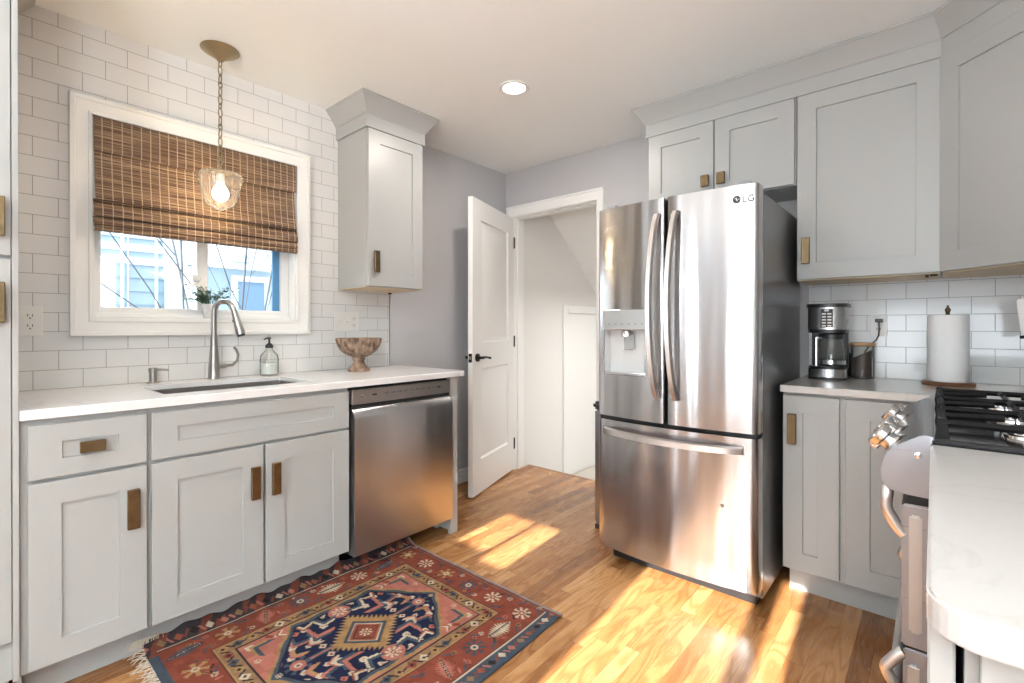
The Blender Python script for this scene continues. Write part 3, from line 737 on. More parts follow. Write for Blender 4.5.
# ------------------------------------------------------------------ refrigerator
fg = thing('refrigerator', (1.79, -.45, 0), 'tall stainless french-door refrigerator with a bottom freezer drawer', 'refrigerator')
FX0, FX1 = 1.420, 2.145
MB().box(FX0+.006, FX1-.001, -.815, -.10, .05, 1.715, .004).build('body', M['fr_side'], fg)
def bowed(x0, x1, z0, z1, yf, yb, bulge, cx, half, holes=None, r=.012, nx=14):
    """door slab with a shallow convex front; bulge measured over the whole appliance width"""
    def front(x): t = (x-cx)/half; return yf - bulge*(1-t*t)
    xs = [x0 + (x1-x0)*i/nx for i in range(nx+1)]
    poly = []
    poly.append((x0, yb)); 
    poly += [(x0, front(x0)+r)]
    for i in (1, 2): a = R(90*i/3); poly.append((x0+r*(1-math.cos(a)), front(x0)+r*(1-math.sin(a))))
    poly += [(x, front(x)) for x in xs if x0+r <= x <= x1-r]
    for i in (1, 2): a = R(90-90*i/3); poly.append((x1-r*(1-math.cos(a)), front(x1)+r*(1-math.sin(a))))
    poly += [(x1, front(x1)+r), (x1, yb)]
    return poly, front
CXF, HF = (FX0+FX1)/2, (FX1-FX0)/2
YF, YB, BU = -.893, -.822, .032
XM = 1.7765
poly, front = bowed(FX0, XM-.006, .735, 1.735, YF, YB, BU, CXF, HF)
# left door: pieces around the dispenser recess
DXa, DXb, DZa, DZb = 1.455, 1.683, .935, 1.247
ld = bmesh.new()
def split_slab(g, x0, x1, z0, z1):
    """solid column of the left door between two x positions"""
    k = 6; xs = [x0+(x1-x0)*i/k for i in range(k+1)]
    def fy(x):
        e = min(x-FX0, (XM-.006)-x); c = .010
        return front(x) + (0 if e >= c else c-(math.sqrt(max(0, c*c-(c-e)**2))))
    if x0 == FX0: xs = [FX0, FX0+.002, FX0+.005, FX0+.01] + xs[2:]
    if abs(x1-(XM-.006)) < 1e-6: xs = xs[:-2] + [x1-.01, x1-.005, x1-.002, x1]
    a = [g.verts.new((x, fy(x), z0)) for x in xs]; b_ = [g.verts.new((x, fy(x), z1)) for x in xs]
    c = [g.verts.new((x, YB, z0)) for x in xs]; d_ = [g.verts.new((x, YB, z1)) for x in xs]
    for i in range(len(xs)-1):
        g.faces.new((a[i], a[i+1], b_[i+1], b_[i])); g.faces.new((c[i+1], c[i], d_[i], d_[i+1]))
        g.faces.new((a[i+1], a[i], c[i], c[i+1])); g.faces.new((b_[i], b_[i+1], d_[i+1], d_[i]))
    g.faces.new((a[0], b_[0], d_[0], c[0])); g.faces.new((b_[-1], a[-1], c[-1], d_[-1]))
split_slab(ld, FX0, DXa, .735, 1.735); split_slab(ld, DXb, XM-.006, .735, 1.735)
split_slab(ld, DXa, DXb, .735, DZa); split_slab(ld, DXa, DXb, DZb, 1.735)
bmesh.ops.recalc_face_normals(ld, faces=ld.faces)
ldo = MB().add(ld).build('door', M['steel'], fg)
rd = MB().prism(bowed(XM+.006, FX1, .735, 1.735, YF, YB, BU, CXF, HF)[0], .735, 1.735, 'xy').build('door', M['steel'], fg)
fd = MB().prism(bowed(FX0, FX1, .097, .716, YF, YB, BU, CXF, HF, nx=28)[0], .097, .716, 'xy').build('freezer_drawer', M['steel'], fg)
# door gaskets, base grille, feet, hinge caps
MB().box(FX0+.012, FX1-.012, YB, -.815, .10, 1.73).build('gasket', M['black'], fg)
MB().box(FX0+.004, FX1-.004, -.88, -.82, .7165, .7345).build('drawer_gap', M['dark'], fg)
MB().box(FX0+.03, FX1-.03, -.80, -.75, .012, .095).build('base_grille', M['black'], fg)
for x in (FX0+.05, FX1-.05): 
    for y in (-.72, -.14): MB().cyl((x, y, 0), (x, y, .055), .018).build('foot', M['black'], fg)
for x in (FX0+.03, FX1-.085): MB().box(x, x+.055, -.875, -.70, 1.7155, 1.757, .004).build('hinge_cover', plain('hinge_cap', (.30, .30, .31), .4), fg)
# dispenser
gp = plain('dispenser_grey', (.46, .47, .47), .25, .5)
dsp = MB().box(DXa+.001, DXb-.001, -.846, -.824, DZa+.001, DZb-.001).build('dispenser', plain('dispenser_liner', (.62, .63, .63), .3), ldo)
yy = front(1.46)
MB().box(DXa, DXb, yy-.012, -.846, 1.150, DZb, .003).build('dispenser_control', gp, ldo)
bz = MB()
for x0, x1, z0, z1 in ((DXa, DXa+.006, DZa, DZb), (DXb-.006, DXb, DZa, DZb), (DXa, DXb, DZa, DZa+.014)):
    bz.box(x0, x1, front(x0)-.003, -.846, z0, z1, .002)
bz.build('dispenser_bezel', M['chrome'], ldo)
MB().box(1.545, 1.595, -.870, -.846, 1.055, 1.130, .003).build('dispenser_paddle', gp, ldo)
MB().lathe([(.026, 0), (.026, .02), (.016, .035)], (1.570, -.886, 1.118), 20, (0, 0, 1)).build('dispenser_spout', M['chrome'], ldo)
for i in range(6): MB().box(1.485+i*.034, 1.495+i*.034, yy-.0128, yy-.012, 1.176, 1.180).build('dispenser_icon', ic, ldo)
# curved bar handles
def arc_handle(x, z0, z1, lean, parent):
    g = bmesh.new(); k = 18; rings = []
    for i in range(k+1):
        t = i/k; z = z0+(z1-z0)*t; s_ = math.sin(math.pi*t)
        yo = front(x) - .012 - .048*s_**.55
        xx = x + lean*(s_**.8 - .5)*.02; w = .015; th = .011
        pr = [(xx-w, yo+th*.4), (xx-w*.6, yo-th), (xx+w*.6, yo-th), (xx+w, yo+th*.4), (xx+w*.7, yo+th), (xx-w*.7, yo+th)]
        rings.append([g.verts.new((a_, b__, z)) for a_, b__ in pr])
    for A, B in zip(rings, rings[1:]):
        for i in range(6): g.faces.new((A[i], A[(i+1) % 6], B[(i+1) % 6], B[i]))
    g.faces.new(rings[0][::-1]); g.faces.new(rings[-1]); bmesh.ops.recalc_face_normals(g, faces=g.faces)
    m_ = MB().add(g)
    m_.box(x-.008, x+.008, front(x)-.02, front(x)+.004, z0+.012, z0+.035).box(x-.008, x+.008, front(x)-.02, front(x)+.004, z1-.035, z1-.012)
    return m_.build('door_handle', M['handle'], parent, angle=50)
arc_handle(1.733, .845, 1.665, -1, ldo); arc_handle(1.818, .845, 1.665, -1, rd)
g = bmesh.new(); k = 22; rings = []
for i in range(k+1):
    t = i/k; x = 1.462+(2.095-1.462)*t; s_ = math.sin(math.pi*t); yo = front(x) - .012 - .045*s_**.6; z = .665 
    pr = [(yo+.009, z-.017), (yo-.009, z-.012), (yo-.009, z+.012), (yo+.009, z+.017)]
    rings.append([g.verts.new((x, a_, b__)) for a_, b__ in pr])
for A, B in zip(rings, rings[1:]):
    for i in range(4): g.faces.new((A[i], A[(i+1) % 4], B[(i+1) % 4], B[i]))
g.faces.new(rings[0][::-1]); g.faces.new(rings[-1]); bmesh.ops.recalc_face_normals(g, faces=g.faces)
mm = MB().add(g)
for x in (1.475, 2.08): mm.box(x-.012, x+.012, front(x)-.018, front(x)+.004, .655, .677)
mm.build('drawer_handle', M['handle'], fd, angle=50)
# maker's mark: round badge and two letters
def text_mesh(txt, size, depth):
    cu = bpy.data.curves.new('lettering', 'FONT'); cu.body = txt; cu.size = size; cu.extrude = depth; cu.space_character = 1.05
    to = bpy.data.objects.new('lettering_tmp', cu); col.objects.link(to)
    bpy.context.view_layer.update()
    me = bpy.data.meshes.new_from_object(to.evaluated_get(bpy.context.evaluated_depsgraph_get()))
    bpy.data.objects.remove(to); return me
lm = text_mesh('LG', .038, .0006)
logo = MB(); ink = plain('badge_grey', (.045, .045, .05), .4, .3)
xl, zl = 2.088, 1.664
logo.bm.from_mesh(lm); bmesh.ops.transform(logo.bm, matrix=frame((xl, front(xl)-.0016, zl), (1, .0, 0), (0, 0, 1), (0, -1, 0)), verts=logo.bm.verts)
xc = 2.068; yc = front(xc-.012)
logo.lathe([(.0155, 0), (.0155, .0012), (.0125, .0012), (.0125, 0), (.0155, 0)], (xc, yc, zl+.0135), 28, (0, -1, 0))
logo.lathe([(0, 0), (.0125, 0), (.0125, .0009), (0, .0009)], (xc, yc, zl+.0135), 28, (0, -1, 0))
logo.build('logo', ink, rd)
lg2 = MB().box(xc-.001, xc+.001, yc-.0016, yc, zl+.0075, zl+.020).box(xc-.001, xc+.005, yc-.0016, yc, zl+.0075, zl+.0092).box(xc+.004, xc+.0115, yc-.0016, yc, zl+.0125, zl+.0142)
lg2.lathe([(0, 0), (.0018, 0), (.0018, .0016), (0, .0016)], (xc-.0055, yc, zl+.0175), 12, (0, -1, 0))
lg2.build('logo_face', M['chrome'], rd)
# small round magnet mark on the freezer drawer
MB().lathe([(0, 0), (.008, 0), (.008, .003), (0, .003)], (2.015, front(2.015)+.0005, .43), 20, (0, -1, 0)).build('dent_mark', M['nickel'], fd)

# slim bin between fridge and doorway
bn = thing('waste_bin', (1.27, -.45, 0), 'slim dark metal waste bin with a black rim, mostly hidden behind the refrigerator', 'bin')
MB().box(1.190, 1.395, -.560, -.26, .03, .690, .012, 2).build('body', plain('bin_steel', (.20, .19, .19), .3, .9), bn)
MB().box(1.182, 1.400, -.570, -.25, .690, .735, .014, 2).build('lid', M['black'], bn)
MB().box(1.192, 1.393, -.558, -.262, 0, .03, .004).build('base', M['black'], bn)

# ------------------------------------------------------------------ range
rg = thing('gas_range', (2.98, -1.24, 0), 'stainless gas range with black cast iron grates and chrome knobs', 'range')
RY0, RY1 = -1.612, -.860
MB().box(2.668, 3.28, RY0, RY1, .06, .905, .002).build('body', M['steel_r'], rg)
MB().box(2.662, 3.28, RY0, RY1, .905, .926, .004).build('cooktop', plain('black_enamel', (.012, .012, .014), .12), rg)
pr = [(2.668, .928), (2.655, .930), (2.645, .927), (2.600, .897), (2.588, .880), (2.581, .858), (2.578, .835), (2.582, .815), (2.592, .803), (2.612, .797), (2.668, .795)]
MB().prism(pr, RY0, RY1, 'xz').build('control_panel', M['steel_r'], rg, angle=30)
MB().lathe([(0, 0), (.007, 0), (.007, .002), (.004, .003), (0, .0025)], (2.643, RY0, .885), 16, (0, -1, 0)).build('screw', M['chrome'], rg)
ax = Vector((-.80, 0, .60)).normalized()
for y_ in (.075, .215, .46):
    y = RY0+y_; c = Vector((2.604, y, .886))
    kb = MB().lathe([(0, 0), (.032, 0), (.032, .005), (.024, .009), (.021, .016), (.022, .026), (.029, .030), (.030, .044), (.027, .048), (0, .048)], c, 24, ax)
    bar = Vector((.60, 0, .80))
    kb.obox(c+ax*.040-bar*.034-Vector((0, .012, 0)), (0, 1, 0), bar, Vector((0, 1, 0)).cross(bar), .024, .068, .018, .003)
    kb.build('knob', M['knobm'], rg)
# oven door with embossed side, handle and drawer
od = MB().box(2.615, 2.664, RY0+.002, RY1-.002, .464, .775, .004, 2)
odo = od.build('oven_door', M['steel_r'], rg)
MB().box(2.628, 2.650, RY0-.008, RY0+.004, .50, .755, .0045, 2).build('side_rib', M['steel_p'], odo)
MB().box(2.626, 2.668, RY0+.004, RY1-.004, .776, .795).build('vent_slot', M['dark'], rg)
MB().box(2.6135, 2.616, RY0+.08, RY1-.08, .52, .72).build('oven_glass', M['black'], odo)
def range_handle(z, zp, parent, x=2.583):
    """bar along the door front whose ends curve back to the door at height zp"""
    ya, yb = RY0+.012, RY1-.012
    e = [(2.620, zp), (2.610, zp+(z-zp)*.12), (2.598, zp+(z-zp)*.35), (2.588, zp+(z-zp)*.62), (x, z)]
    e = smooth(e, 4)
    pts = [(a, ya, c) for a, c in e] + [(x, ya+(yb-ya)*t/10, z) for t in range(1, 10)] + [(a, yb, c) for a, c in e[::-1]]
    MB().tube(pts, .012, 14).build('handle', M['handle'], parent)
range_handle(.795, .705, odo, 2.590)
dwr = MB().box(2.618, 2.664, RY0+.002, RY1-.002, .09, .460, .004, 2).build('drawer', M['steel_r'], rg)
MB().box(2.626, 2.646, RY0-.008, RY0+.004, .12, .43, .0045, 2).build('side_rib', M['steel_p'], dwr)
range_handle(.365, .445, dwr, 2.603)
# grates: three cast iron frames across the cooktop
def grate(y0, y1):
    m_ = MB(); x0, x1, z = 2.682, 3.23, .958; t = .0065
    def bar(xa, ya, xb, yb, za=z, zb=z, w=t):
        a, b_ = Vector((xa, ya, za)), Vector((xb, yb, zb)); m_.tube([a, b_], w*1.15, 4)
    for y in (y0, y1): bar(x0, y, x1, y)
    bar(x0, y0, x0, y1); bar(x1, y0, x1, y1); bar((x0+x1)/2, y0, (x0+x1)/2, y1)
    ym = (y0+y1)/2
    for cx_ in (x0+(x1-x0)*.25, x0+(x1-x0)*.75):
        bar(cx_-.13, ym, cx_-.035, ym, z, z+.004); bar(cx_+.035, ym, cx_+.13, ym, z+.004, z)
        bar(cx_, y0, cx_, ym-.03, z, z+.004); bar(cx_, ym+.03, cx_, y1, z+.004, z)
    for x in (x0, (x0+x1)/2, x1):
        for y in (y0, y1): m_.prism([(x-.012, .926), (x+.012, .926), (x+.007, .968), (x-.007, .968)], y-.007, y+.007, 'xz')
    return m_.build('grate', M['iron'], rg)
gw = (RY1-RY0-.03)/3
for i in range(3): grate(RY0+.018+i*gw, RY0+.012+(i+1)*gw-.002)
for i in range(3):
    for x in (2.82, 3.09):
        if i == 1 and x == 3.09: continue
        y = RY0+.015+(i+.5)*gw
        bo = MB().lathe([(0, 0), (.045, 0), (.043, .006), (.032, .009), (.032, .013), (0, .013)], (x, y, .926), 24).build('burner', M['chrome'], rg)
        MB().lathe([(0, 0), (.034, 0), (.034, .006), (.030, .009), (0, .009)], (x, y, .9392), 24).build('burner_cap', M['iron'], bo)

# ------------------------------------------------------------------ small things on the left counter
fa = thing('kitchen_faucet', (.060, -2.168, .914), 'brushed nickel gooseneck faucet with pull-down spray head behind the sink', 'faucet')
Z0 = .914
MB().lathe([(.027, 0), (.027, .006), (.0245, .010), (.0235, .05), (.021, .10), (.0165, .16), (.0145, .20), (.0145, .202)], (.060, -2.168, Z0), 28).build('body', M['nickel'], fa)
sp = Vector((.72, .69, 0)).normalized(); ra = .047; pc = Vector((.060, -2.168, 0)); pts = [pc+Vector((0, 0, Z0+.20)), pc+Vector((0, 0, Z0+.27)), pc+Vector((0, 0, Z0+.325))]
for i in range(1, 15):
    a = math.pi*i/14.8; pts.append(pc+sp*ra*(1-math.cos(a))+Vector((0, 0, Z0+.325+ra*math.sin(a))))
MB().tube(pts, .0125, 16).build('neck', M['nickel'], fa)
e0 = pts[-1]; ed = (pts[-1]-pts[-2]).normalized()
hd = MB().tube([e0, e0+ed*.02, e0+ed*.06, e0+ed*.115, e0+ed*.125], [.0130, .0140, .0165, .0205, .0195], 20).build('spray_head', M['nickel'], fa)
MB().tube([e0+ed*.125, e0+ed*.132], [.018, .016], 20).build('spray_nozzle', M['black'], hd)
bp_ = e0+ed*.06+(-sp)*.0
MB().lathe([(0, 0), (.009, 0), (.009, .003), (0, .004)], e0+ed*.055-sp*.0145, 14, -sp).build('spray_button', M['black'], hd)
hv = MB().cyl((.060, -2.148, Z0+.062), (.060, -2.118, Z0+.062), .0135, .0135).cyl((.060, -2.118, Z0+.062), (.060, -2.110, Z0+.062), .0125, .009)
hv.tube([(.060, -2.118, Z0+.062), (.062, -2.085, Z0+.064), (.064, -2.066, Z0+.085), (.064, -2.062, Z0+.115), (.064, -2.072, Z0+.140), (.064, -2.082, Z0+.150)], [.009, .008, .0065, .006, .006, .0055], 10)
hv.build('lever', M['nickel'], fa)

so = thing('soap_dispenser', (.057, -2.408, .914), 'short brushed nickel built-in soap dispenser left of the faucet', 'soap dispenser')
MB().lathe([(.026, 0), (.026, .005), (.0155, .008), (.0155, .05), (.017, .052), (.017, .066), (.013, .069), (0, .069)], (.057, -2.408, Z0), 24).build('base', M['nickel'], so)
MB().tube([(.057, -2.408, Z0+.06), (.068, -2.390, Z0+.060), (.085, -2.362, Z0+.058), (.089, -2.356, Z0+.053)], [.006, .0055, .0045, .004], 10).build('spout', M['nickel'], so)

sb = thing('soap_bottle', (.055, -1.909, .914), 'clear glass soap bottle with black pump on the counter by the sink', 'bottle')
MB().lathe([(.038, 0), (.044, .004), (.045, .012), (.045, .085), (.041, .105), (.025, .122), (.017, .130), (.016, .142), (.0148, .142), (.0158, .130), (.0238, .121), (.0395, .104), (.0435, .085), (.0435, .012), (.042, .006), (0, .005), (0, 0), (.038, 0)], (.055, -1.909, Z0), 32).build('bottle', M['glass_j'], sb)
MB().lathe([(0, .006), (.0425, .006), (.043, .012), (.043, .062), (0, .062)], (.055, -1.909, Z0), 32).build('liquid', M['liquid'], sb)
MB().lathe([(0, .141), (.019, .141), (.019, .155), (.012, .163), (.005, .167), (.005, .186), (.009, .187), (.009, .196), (0, .198)], (.055, -1.909, Z0), 20).tube([(.055, -1.909, Z0+.191), (.062, -1.925, Z0+.192), (.068, -1.940, Z0+.185)], .0038, 8).build('pump', M['black'], sb)
MB().cyl((.055, -1.909, Z0+.01), (.055, -1.909, Z0+.142), .0025, seg=8).build('dip_tube', M['plate'], sb)

bw = thing('pedestal_bowl', (.202, -1.476, .914), 'carved brown wooden pedestal bowl on the right end of the white counter', 'bowl')
prof = [(.058, 0), (.060, .006), (.058, .014), (.050, .022), (.038, .034), (.030, .050), (.029, .060), (.034, .066), (.034, .076), (.044, .082), (.072, .095), (.098, .115), (.115, .140), (.124, .165), (.128, .186), (.122, .188), (.112, .165), (.102, .142), (.084, .120), (.055, .102), (0, .098)]
bo = MB().lathe([(0, 0)]+prof, (.202, -1.476, Z0), 48)
for v in bo.bm.verts:
    dx, dy, dz = v.co.x-.202, v.co.y+1.476, v.co.z-Z0
    rr_ = math.hypot(dx, dy)
    if rr_ > .005 and (.09 < dz < .19 or .012 < dz < .062):
        k_ = 1+.014*math.sin(24*math.atan2(dy, dx)); v.co.x = .202+dx*k_; v.co.y = -1.476+dy*k_
bo.build('bowl', M['bowlwood'], bw)
lem = MB().lathe([(0, -.028), (.012, -.026), (.022, -.012), (.024, 0), (.022, .012), (.012, .026), (.004, .032), (0, .033)], (.20, -1.47, Z0+.163), 20, (.4, 1, .2)).build('lemon', plain('lemon_skin', (.75, .52, .10), .5, bump=.5, bscale=300), None)
tag(lem, 'yellow lemon just showing above the rim of the wooden bowl', 'fruit')

# outlets
def plate_left(yc, zc, w, label, parts):
    t_ = thing('wall_outlet', (T, yc, zc), label, 'outlet')
    MB().box(T, T+.006, yc-w/2, yc+w/2, zc-.058, zc+.058, .002).build('plate', M['plate'], t_)
    for kind, y in parts:
        if kind == 'duplex':
            for dz in (-.02, .02):
                r_ = MB().lathe([(0, 0), (.0165, 0), (.0165, .002), (0, .002)], (T+.006, y, zc+dz), 20, (1, 0, 0)).build('receptacle', M['plate'], t_)
                MB().box(T+.008, T+.0086, y-.008, y-.0055, zc+dz-.002, zc+dz+.008).box(T+.008, T+.0086, y+.0055, y+.008, zc+dz-.002, zc+dz+.008).box(T+.008, T+.0086, y-.0025, y+.0025, zc+dz-.011, zc+dz-.006).build('slots', M['slot'], r_)
        else:
            s_ = MB().box(T+.006, T+.008, y-.006, y+.006, zc-.013, zc+.013, .001).build('switch', M['plate'], t_)
            MB().obox((T+.006, y-.004, zc-.004), (0, 1, 0), Vector((.6, 0, .8)), Vector((.8, 0, -.6)), .008, .014, .006).build('toggle', M['plate'], s_)
    return t_
plate_left(-2.792, 1.186, .072, 'single white outlet plate low on the tile by the tall cabinet', [('duplex', -2.792)])
plate_left(-1.441, 1.196, .160, 'wide white plate of switches and outlet above the wooden bowl', [('switch', -1.487), ('switch', -1.441), ('duplex', -1.395)])

# potted plant on the window sill
pp = thing('potted_plant', (-.028, -2.155, WZ0+.008), 'small green plant in a woven pale pot on the window sill', 'plant')
PZ = WZ0+.0082
MB().lathe([(0, 0), (.027, 0), (.030, .006), (.036, .068), (.036, .072), (.032, .072), (.030, .060), (0, .060)], (-.028, -2.155, PZ), 24).build('pot', M['pot'], pp)
MB().lathe([(0, 0), (.030, 0), (.030, .004), (0, .006)], (-.028, -2.155, PZ+.0605), 16).build('soil', M['soil'], pp)
lf = MB(); stems = MB(); rnd = random.Random(3)
g = bmesh.new()
for s_ in range(46):
    a = rnd.uniform(0, 2*math.pi); sprd = rnd.uniform(.02, .12); hh = rnd.uniform(.02, .10)
    base = Vector((-.028+.012*math.cos(a), -2.155+.015*math.sin(a), PZ+.06)); tip = base+Vector((math.cos(a)*sprd*.55, math.sin(a)*sprd, hh))
    tip.x = max(tip.x, -.06)
    mid = (base+tip)/2+Vector((0, 0, .015))
    stems.tube([base, mid, tip], .0009, 5)
    for q_ in range(8):
        t = .35+.65*q_/7; p = base.lerp(mid, t*2) if t < .5 else mid.lerp(tip, t*2-1)
        a2 = rnd.uniform(0, 6.28); dv = Vector((math.cos(a2)*.7, math.sin(a2), rnd.uniform(-.2, .7))).normalized(); sv = dv.cross(Vector((rnd.random(), rnd.random(), 1))).normalized()
        L_ = rnd.uniform(.013, .021); w_ = L_*.36; nn = dv.cross(sv)*.0015
        vs_ = [g.verts.new(p), g.verts.new(p+dv*L_*.45+sv*w_+nn), g.verts.new(p+dv*L_), g.verts.new(p+dv*L_*.45-sv*w_+nn)]
        g.faces.new(vs_)
lf.add(g).build('foliage', M['leafm'], pp); stems.build('stems', M['leafm'], pp)

# ------------------------------------------------------------------ woven roman shade
rs_ = thing('roman_shade', (.03, -2.178, 2.045), 'woven brown bamboo roman shade half lowered over the window', 'window shade')
SY0, SY1 = -2.604, -1.760
def cloth(prof, y0, y1, th=.003, parent=None, name='x', mat=None):
    g = bmesh.new(); top = []; 
    P = [Vector(p) for p in prof]; off = []
    for i in range(len(P)):
        t = (P[min(i+1, len(P)-1)]-P[max(i-1, 0)]).normalized(); off.append(P[i]+Vector((-t.y, t.x))*th)
    out = [tuple(p) for p in P]+[tuple(p) for p in off[::-1]]
    return MB().prism(out, y0, y1, 'xz').build(name, mat, parent)
cloth(smooth([(.022, 2.046), (.030, 2.03), (.033, 1.96), (.034, 1.90)]), SY0, SY1, .004, rs_, 'valance', M['bamboo'])
cloth(smooth([(.010, 2.04), (.016, 1.95), (.024, 1.86), (.034, 1.78), (.044, 1.72), (.050, 1.700), (.042, 1.688), (.020, 1.690)]), SY0+.003, SY1-.003, .003, rs_, 'shade_panel', M['bamboo'])
cloth(smooth([(.022, 1.700), (.030, 1.690), (.046, 1.672), (.052, 1.645), (.050, 1.628), (.036, 1.622), (.018, 1.628)]), SY0-.002, SY1+.003, .003, rs_, 'fold', M['bamboo'])
cloth(smooth([(.022, 1.640), (.036, 1.628), (.050, 1.615), (.054, 1.598), (.046, 1.590), (.022, 1.594)]), SY0, SY1, .003, rs_, 'fold', M['bamboo'])
cloth(smooth([(.018, 1.615), (.034, 1.600), (.048, 1.588), (.050, 1.574), (.040, 1.568), (.018, 1.572)]), SY0, SY1+.002, .003, rs_, 'fold', M['bamboo'])
for z in (1.6935, 1.6245, 1.591):
    MB().box(.022, .0525, SY0+.002, SY1-.002, z-.0022, z+.0022).build('fold_binding', M['bamboo_d'], rs_)
MB().box(-.03, .022, SY0+.006, SY1-.006, 2.012, 2.044).build('head_rail', M['bamboo_d'], rs_)

# ------------------------------------------------------------------ pendant
pe = thing('pendant_light', (.211, -2.187, H), 'brass chain pendant with clear glass shade hanging before the window', 'pendant light')
px_, py_ = .211, -2.187
MB().lathe([(0, 0), (.078, 0), (.079, -.004), (.070, -.012), (.040, -.030), (.018, -.044), (.012, -.052), (0, -.053)], (px_, py_, H), 40).build('canopy', M['brass_l'], pe)
ch = MB(); z = H-.052; i = 0
while z > 1.935:
    h_ = .044 if i % 3 else .026
    m_ = Matrix.Rotation(R(90), 4, 'X') @ Matrix.Identity(4)
    m_ = Matrix.Rotation(R(90*(i % 2)+20), 4, 'Z') @ m_
    ch.torus((px_, py_, z-h_/2), .0090, .0027, m_, 18, 8, (h_/2)/.0090)
    z -= h_*.84; i += 1
ch.torus((px_, py_, 1.925), .013, .0026, Matrix.Rotation(R(60), 4, 'Z') @ Matrix.Rotation(R(90), 4, 'X'), 20, 8, 1.35)
ch.build('chain', M['brass_l'], pe)
MB().lathe([(0, 1.900), (.005, 1.900), (.005, 1.886), (.012, 1.880), (.034, 1.874), (.043, 1.868), (.043, 1.864), (0, 1.864)], (px_, py_, 0), 32).build('cap', M['brass_l'], pe)
MB().lathe([(0, 1.864), (.017, 1.864), (.017, 1.824), (0, 1.824)], (px_, py_, 0), 24).build('socket', M['plate'], pe)
MB().lathe([(.036, 1.872), (.070, 1.868), (.088, 1.860), (.094, 1.850), (.090, 1.830), (.072, 1.765), (.064, 1.735), (.058, 1.722), (.030, 1.705), (.006, 1.694), (0, 1.693), (0, 1.6945), (.006, 1.6955), (.030, 1.7065), (.0568, 1.7232), (.0625, 1.7355), (.0705, 1.7655), (.0885, 1.830), (.0925, 1.850), (.087, 1.8585), (.070, 1.8665), (.036, 1.870), (.036, 1.872)], (px_, py_, 0), 48).build('glass_shade', M['glass_p'], pe)
MB().lathe([(0, 1.822), (.013, 1.822), (.015, 1.812), (.028, 1.795), (.034, 1.775), (.030, 1.755), (.018, 1.743), (0, 1.739)], (px_, py_, 0), 28).build('bulb', M['bulb'], pe)
pl = lamp('POINT', 'pendant_bulb_light', (px_, py_, 1.775), 30, (1, .72, .40), shadow_soft_size=.036)

# recessed downlight
def downlight(x, y, label, n_=1):
    t_ = thing('recessed_light', (x, y, H), label, 'ceiling light')
    MB().lathe([(.058, 0), (.080, 0), (.082, -.003), (.078, -.006), (.060, -.004), (.058, 0)], (x, y, H), 40).build('trim_ring', M['white'], t_)
    MB().lathe([(0, -.0005), (.059, -.0005), (.058, -.003), (0, -.004)], (x, y, H), 32).build('lens', M['led'], t_)
    o = lamp('AREA', 'downlight_lamp', (x, y, H-.008), 9, (1, .93, .85), shape='DISK', size=.11)
downlight(.993, -1.038, 'round white recessed light glowing in the ceiling toward the doorway')

# ------------------------------------------------------------------ corner counter items
cm = thing('coffee_maker', (2.29, -.20, .914), 'black and stainless drip coffee maker on the corner counter by the refrigerator', 'coffee maker')
def rbox(x0, x1, y0, y1, z0, z1, bulge, r=.02):
    """upright block whose front (towards -y) is bowed"""
    pts = [(x1, y1), (x0, y1)]; k = 14
    for i in range(k+1):
        t = i/k; x = x0+(x1-x0)*t; s_ = 1-(2*t-1)**2; pts.append((x, y0 + bulge*(1-s_**.6)))
    return MB().prism(pts, z0, z1, 'xy')
cxa, cxb = 2.206, 2.360
rbox(cxa, cxb, -.290, -.125, Z0, Z0+.012, .04).build('foot_plate', M['black'], cm)
rbox(cxa+.002, cxb-.002, -.288, -.125, Z0+.012, Z0+.050, .04).build('base', M['steel_c'], cm)
rbox(cxa+.002, cxb-.002, -.286, -.125, Z0+.050, Z0+.062, .04).build('warming_plate', M['black'], cm)
MB().box(cxa+.002, cxb-.002, -.165, -.125, Z0+.062, Z0+.235, .004).build('column', M['black'], cm)
rbox(cxa+.001, cxb-.001, -.288, -.125, Z0+.222, Z0+.238, .04).build('brew_basket', M['black'], cm)
hdc = rbox(cxa, cxb, -.290, -.125, Z0+.238, Z0+.343, .04).build('head', M['steel_c'], cm)
rbox(cxa-.006, cxb+.006, -.296, -.122, Z0+.343, Z0+.360, .04).build('lid', M['black'], cm)
cp = MB().box(2.265, 2.313, -.2945, -.285, Z0+.248, Z0+.335, .002).build('control_panel', M['black'], cm)
for r_ in range(5):
    for c_ in range(2):
        MB().box(2.270+c_*.022, 2.286+c_*.022, -.2962, -.2945, Z0+.252+r_*.014, Z0+.259+r_*.014).build('button', M['plate'], cm)
MB().box(2.280, 2.298, -.2955, -.2945, Z0+.323, Z0+.332).build('display', M['plate'], cm)
gcx, gcy = 2.298, -.225
ca = MB().lathe([(.050, 0), (.058, .004), (.060, .03), (.058, .08), (.050, .125), (.046, .135), (.0445, .135), (.0485, .124), (.0565, .08), (.0585, .03), (.0565, .006), (0, .004), (0, 0), (.050, 0)], (gcx, gcy, Z0+.063), 36).build('carafe', M['glass_j'], cm)
MB().lathe([(.047, .128), (.052, .130), (.052, .152), (.045, .156), (0, .156), (0, .130), (.047, .128)], (gcx, gcy, Z0+.063), 32).build('carafe_lid', M['black'], ca)
MB().lathe([(.0605, .012), (.0615, .012), (.0615, .030), (.0605, .030), (.0605, .012)], (gcx, gcy, Z0+.063), 36).build('carafe_band', M['chrome'], ca)
hv = Vector((-.62, -.78, 0)).normalized(); hp = Vector((gcx, gcy, Z0+.063))
hm = MB(); sdv = Vector((-hv.y, hv.x, 0))
hm.obox(hp+hv*.078-sdv*.010+Vector((0, 0, .0)), sdv, (0, 0, 1), hv, .020, .140, .014, .003).obox(hp+hv*.044-sdv*.010+Vector((0, 0, .128)), sdv, (0, 0, 1), hv, .020, .014, .040, .002)
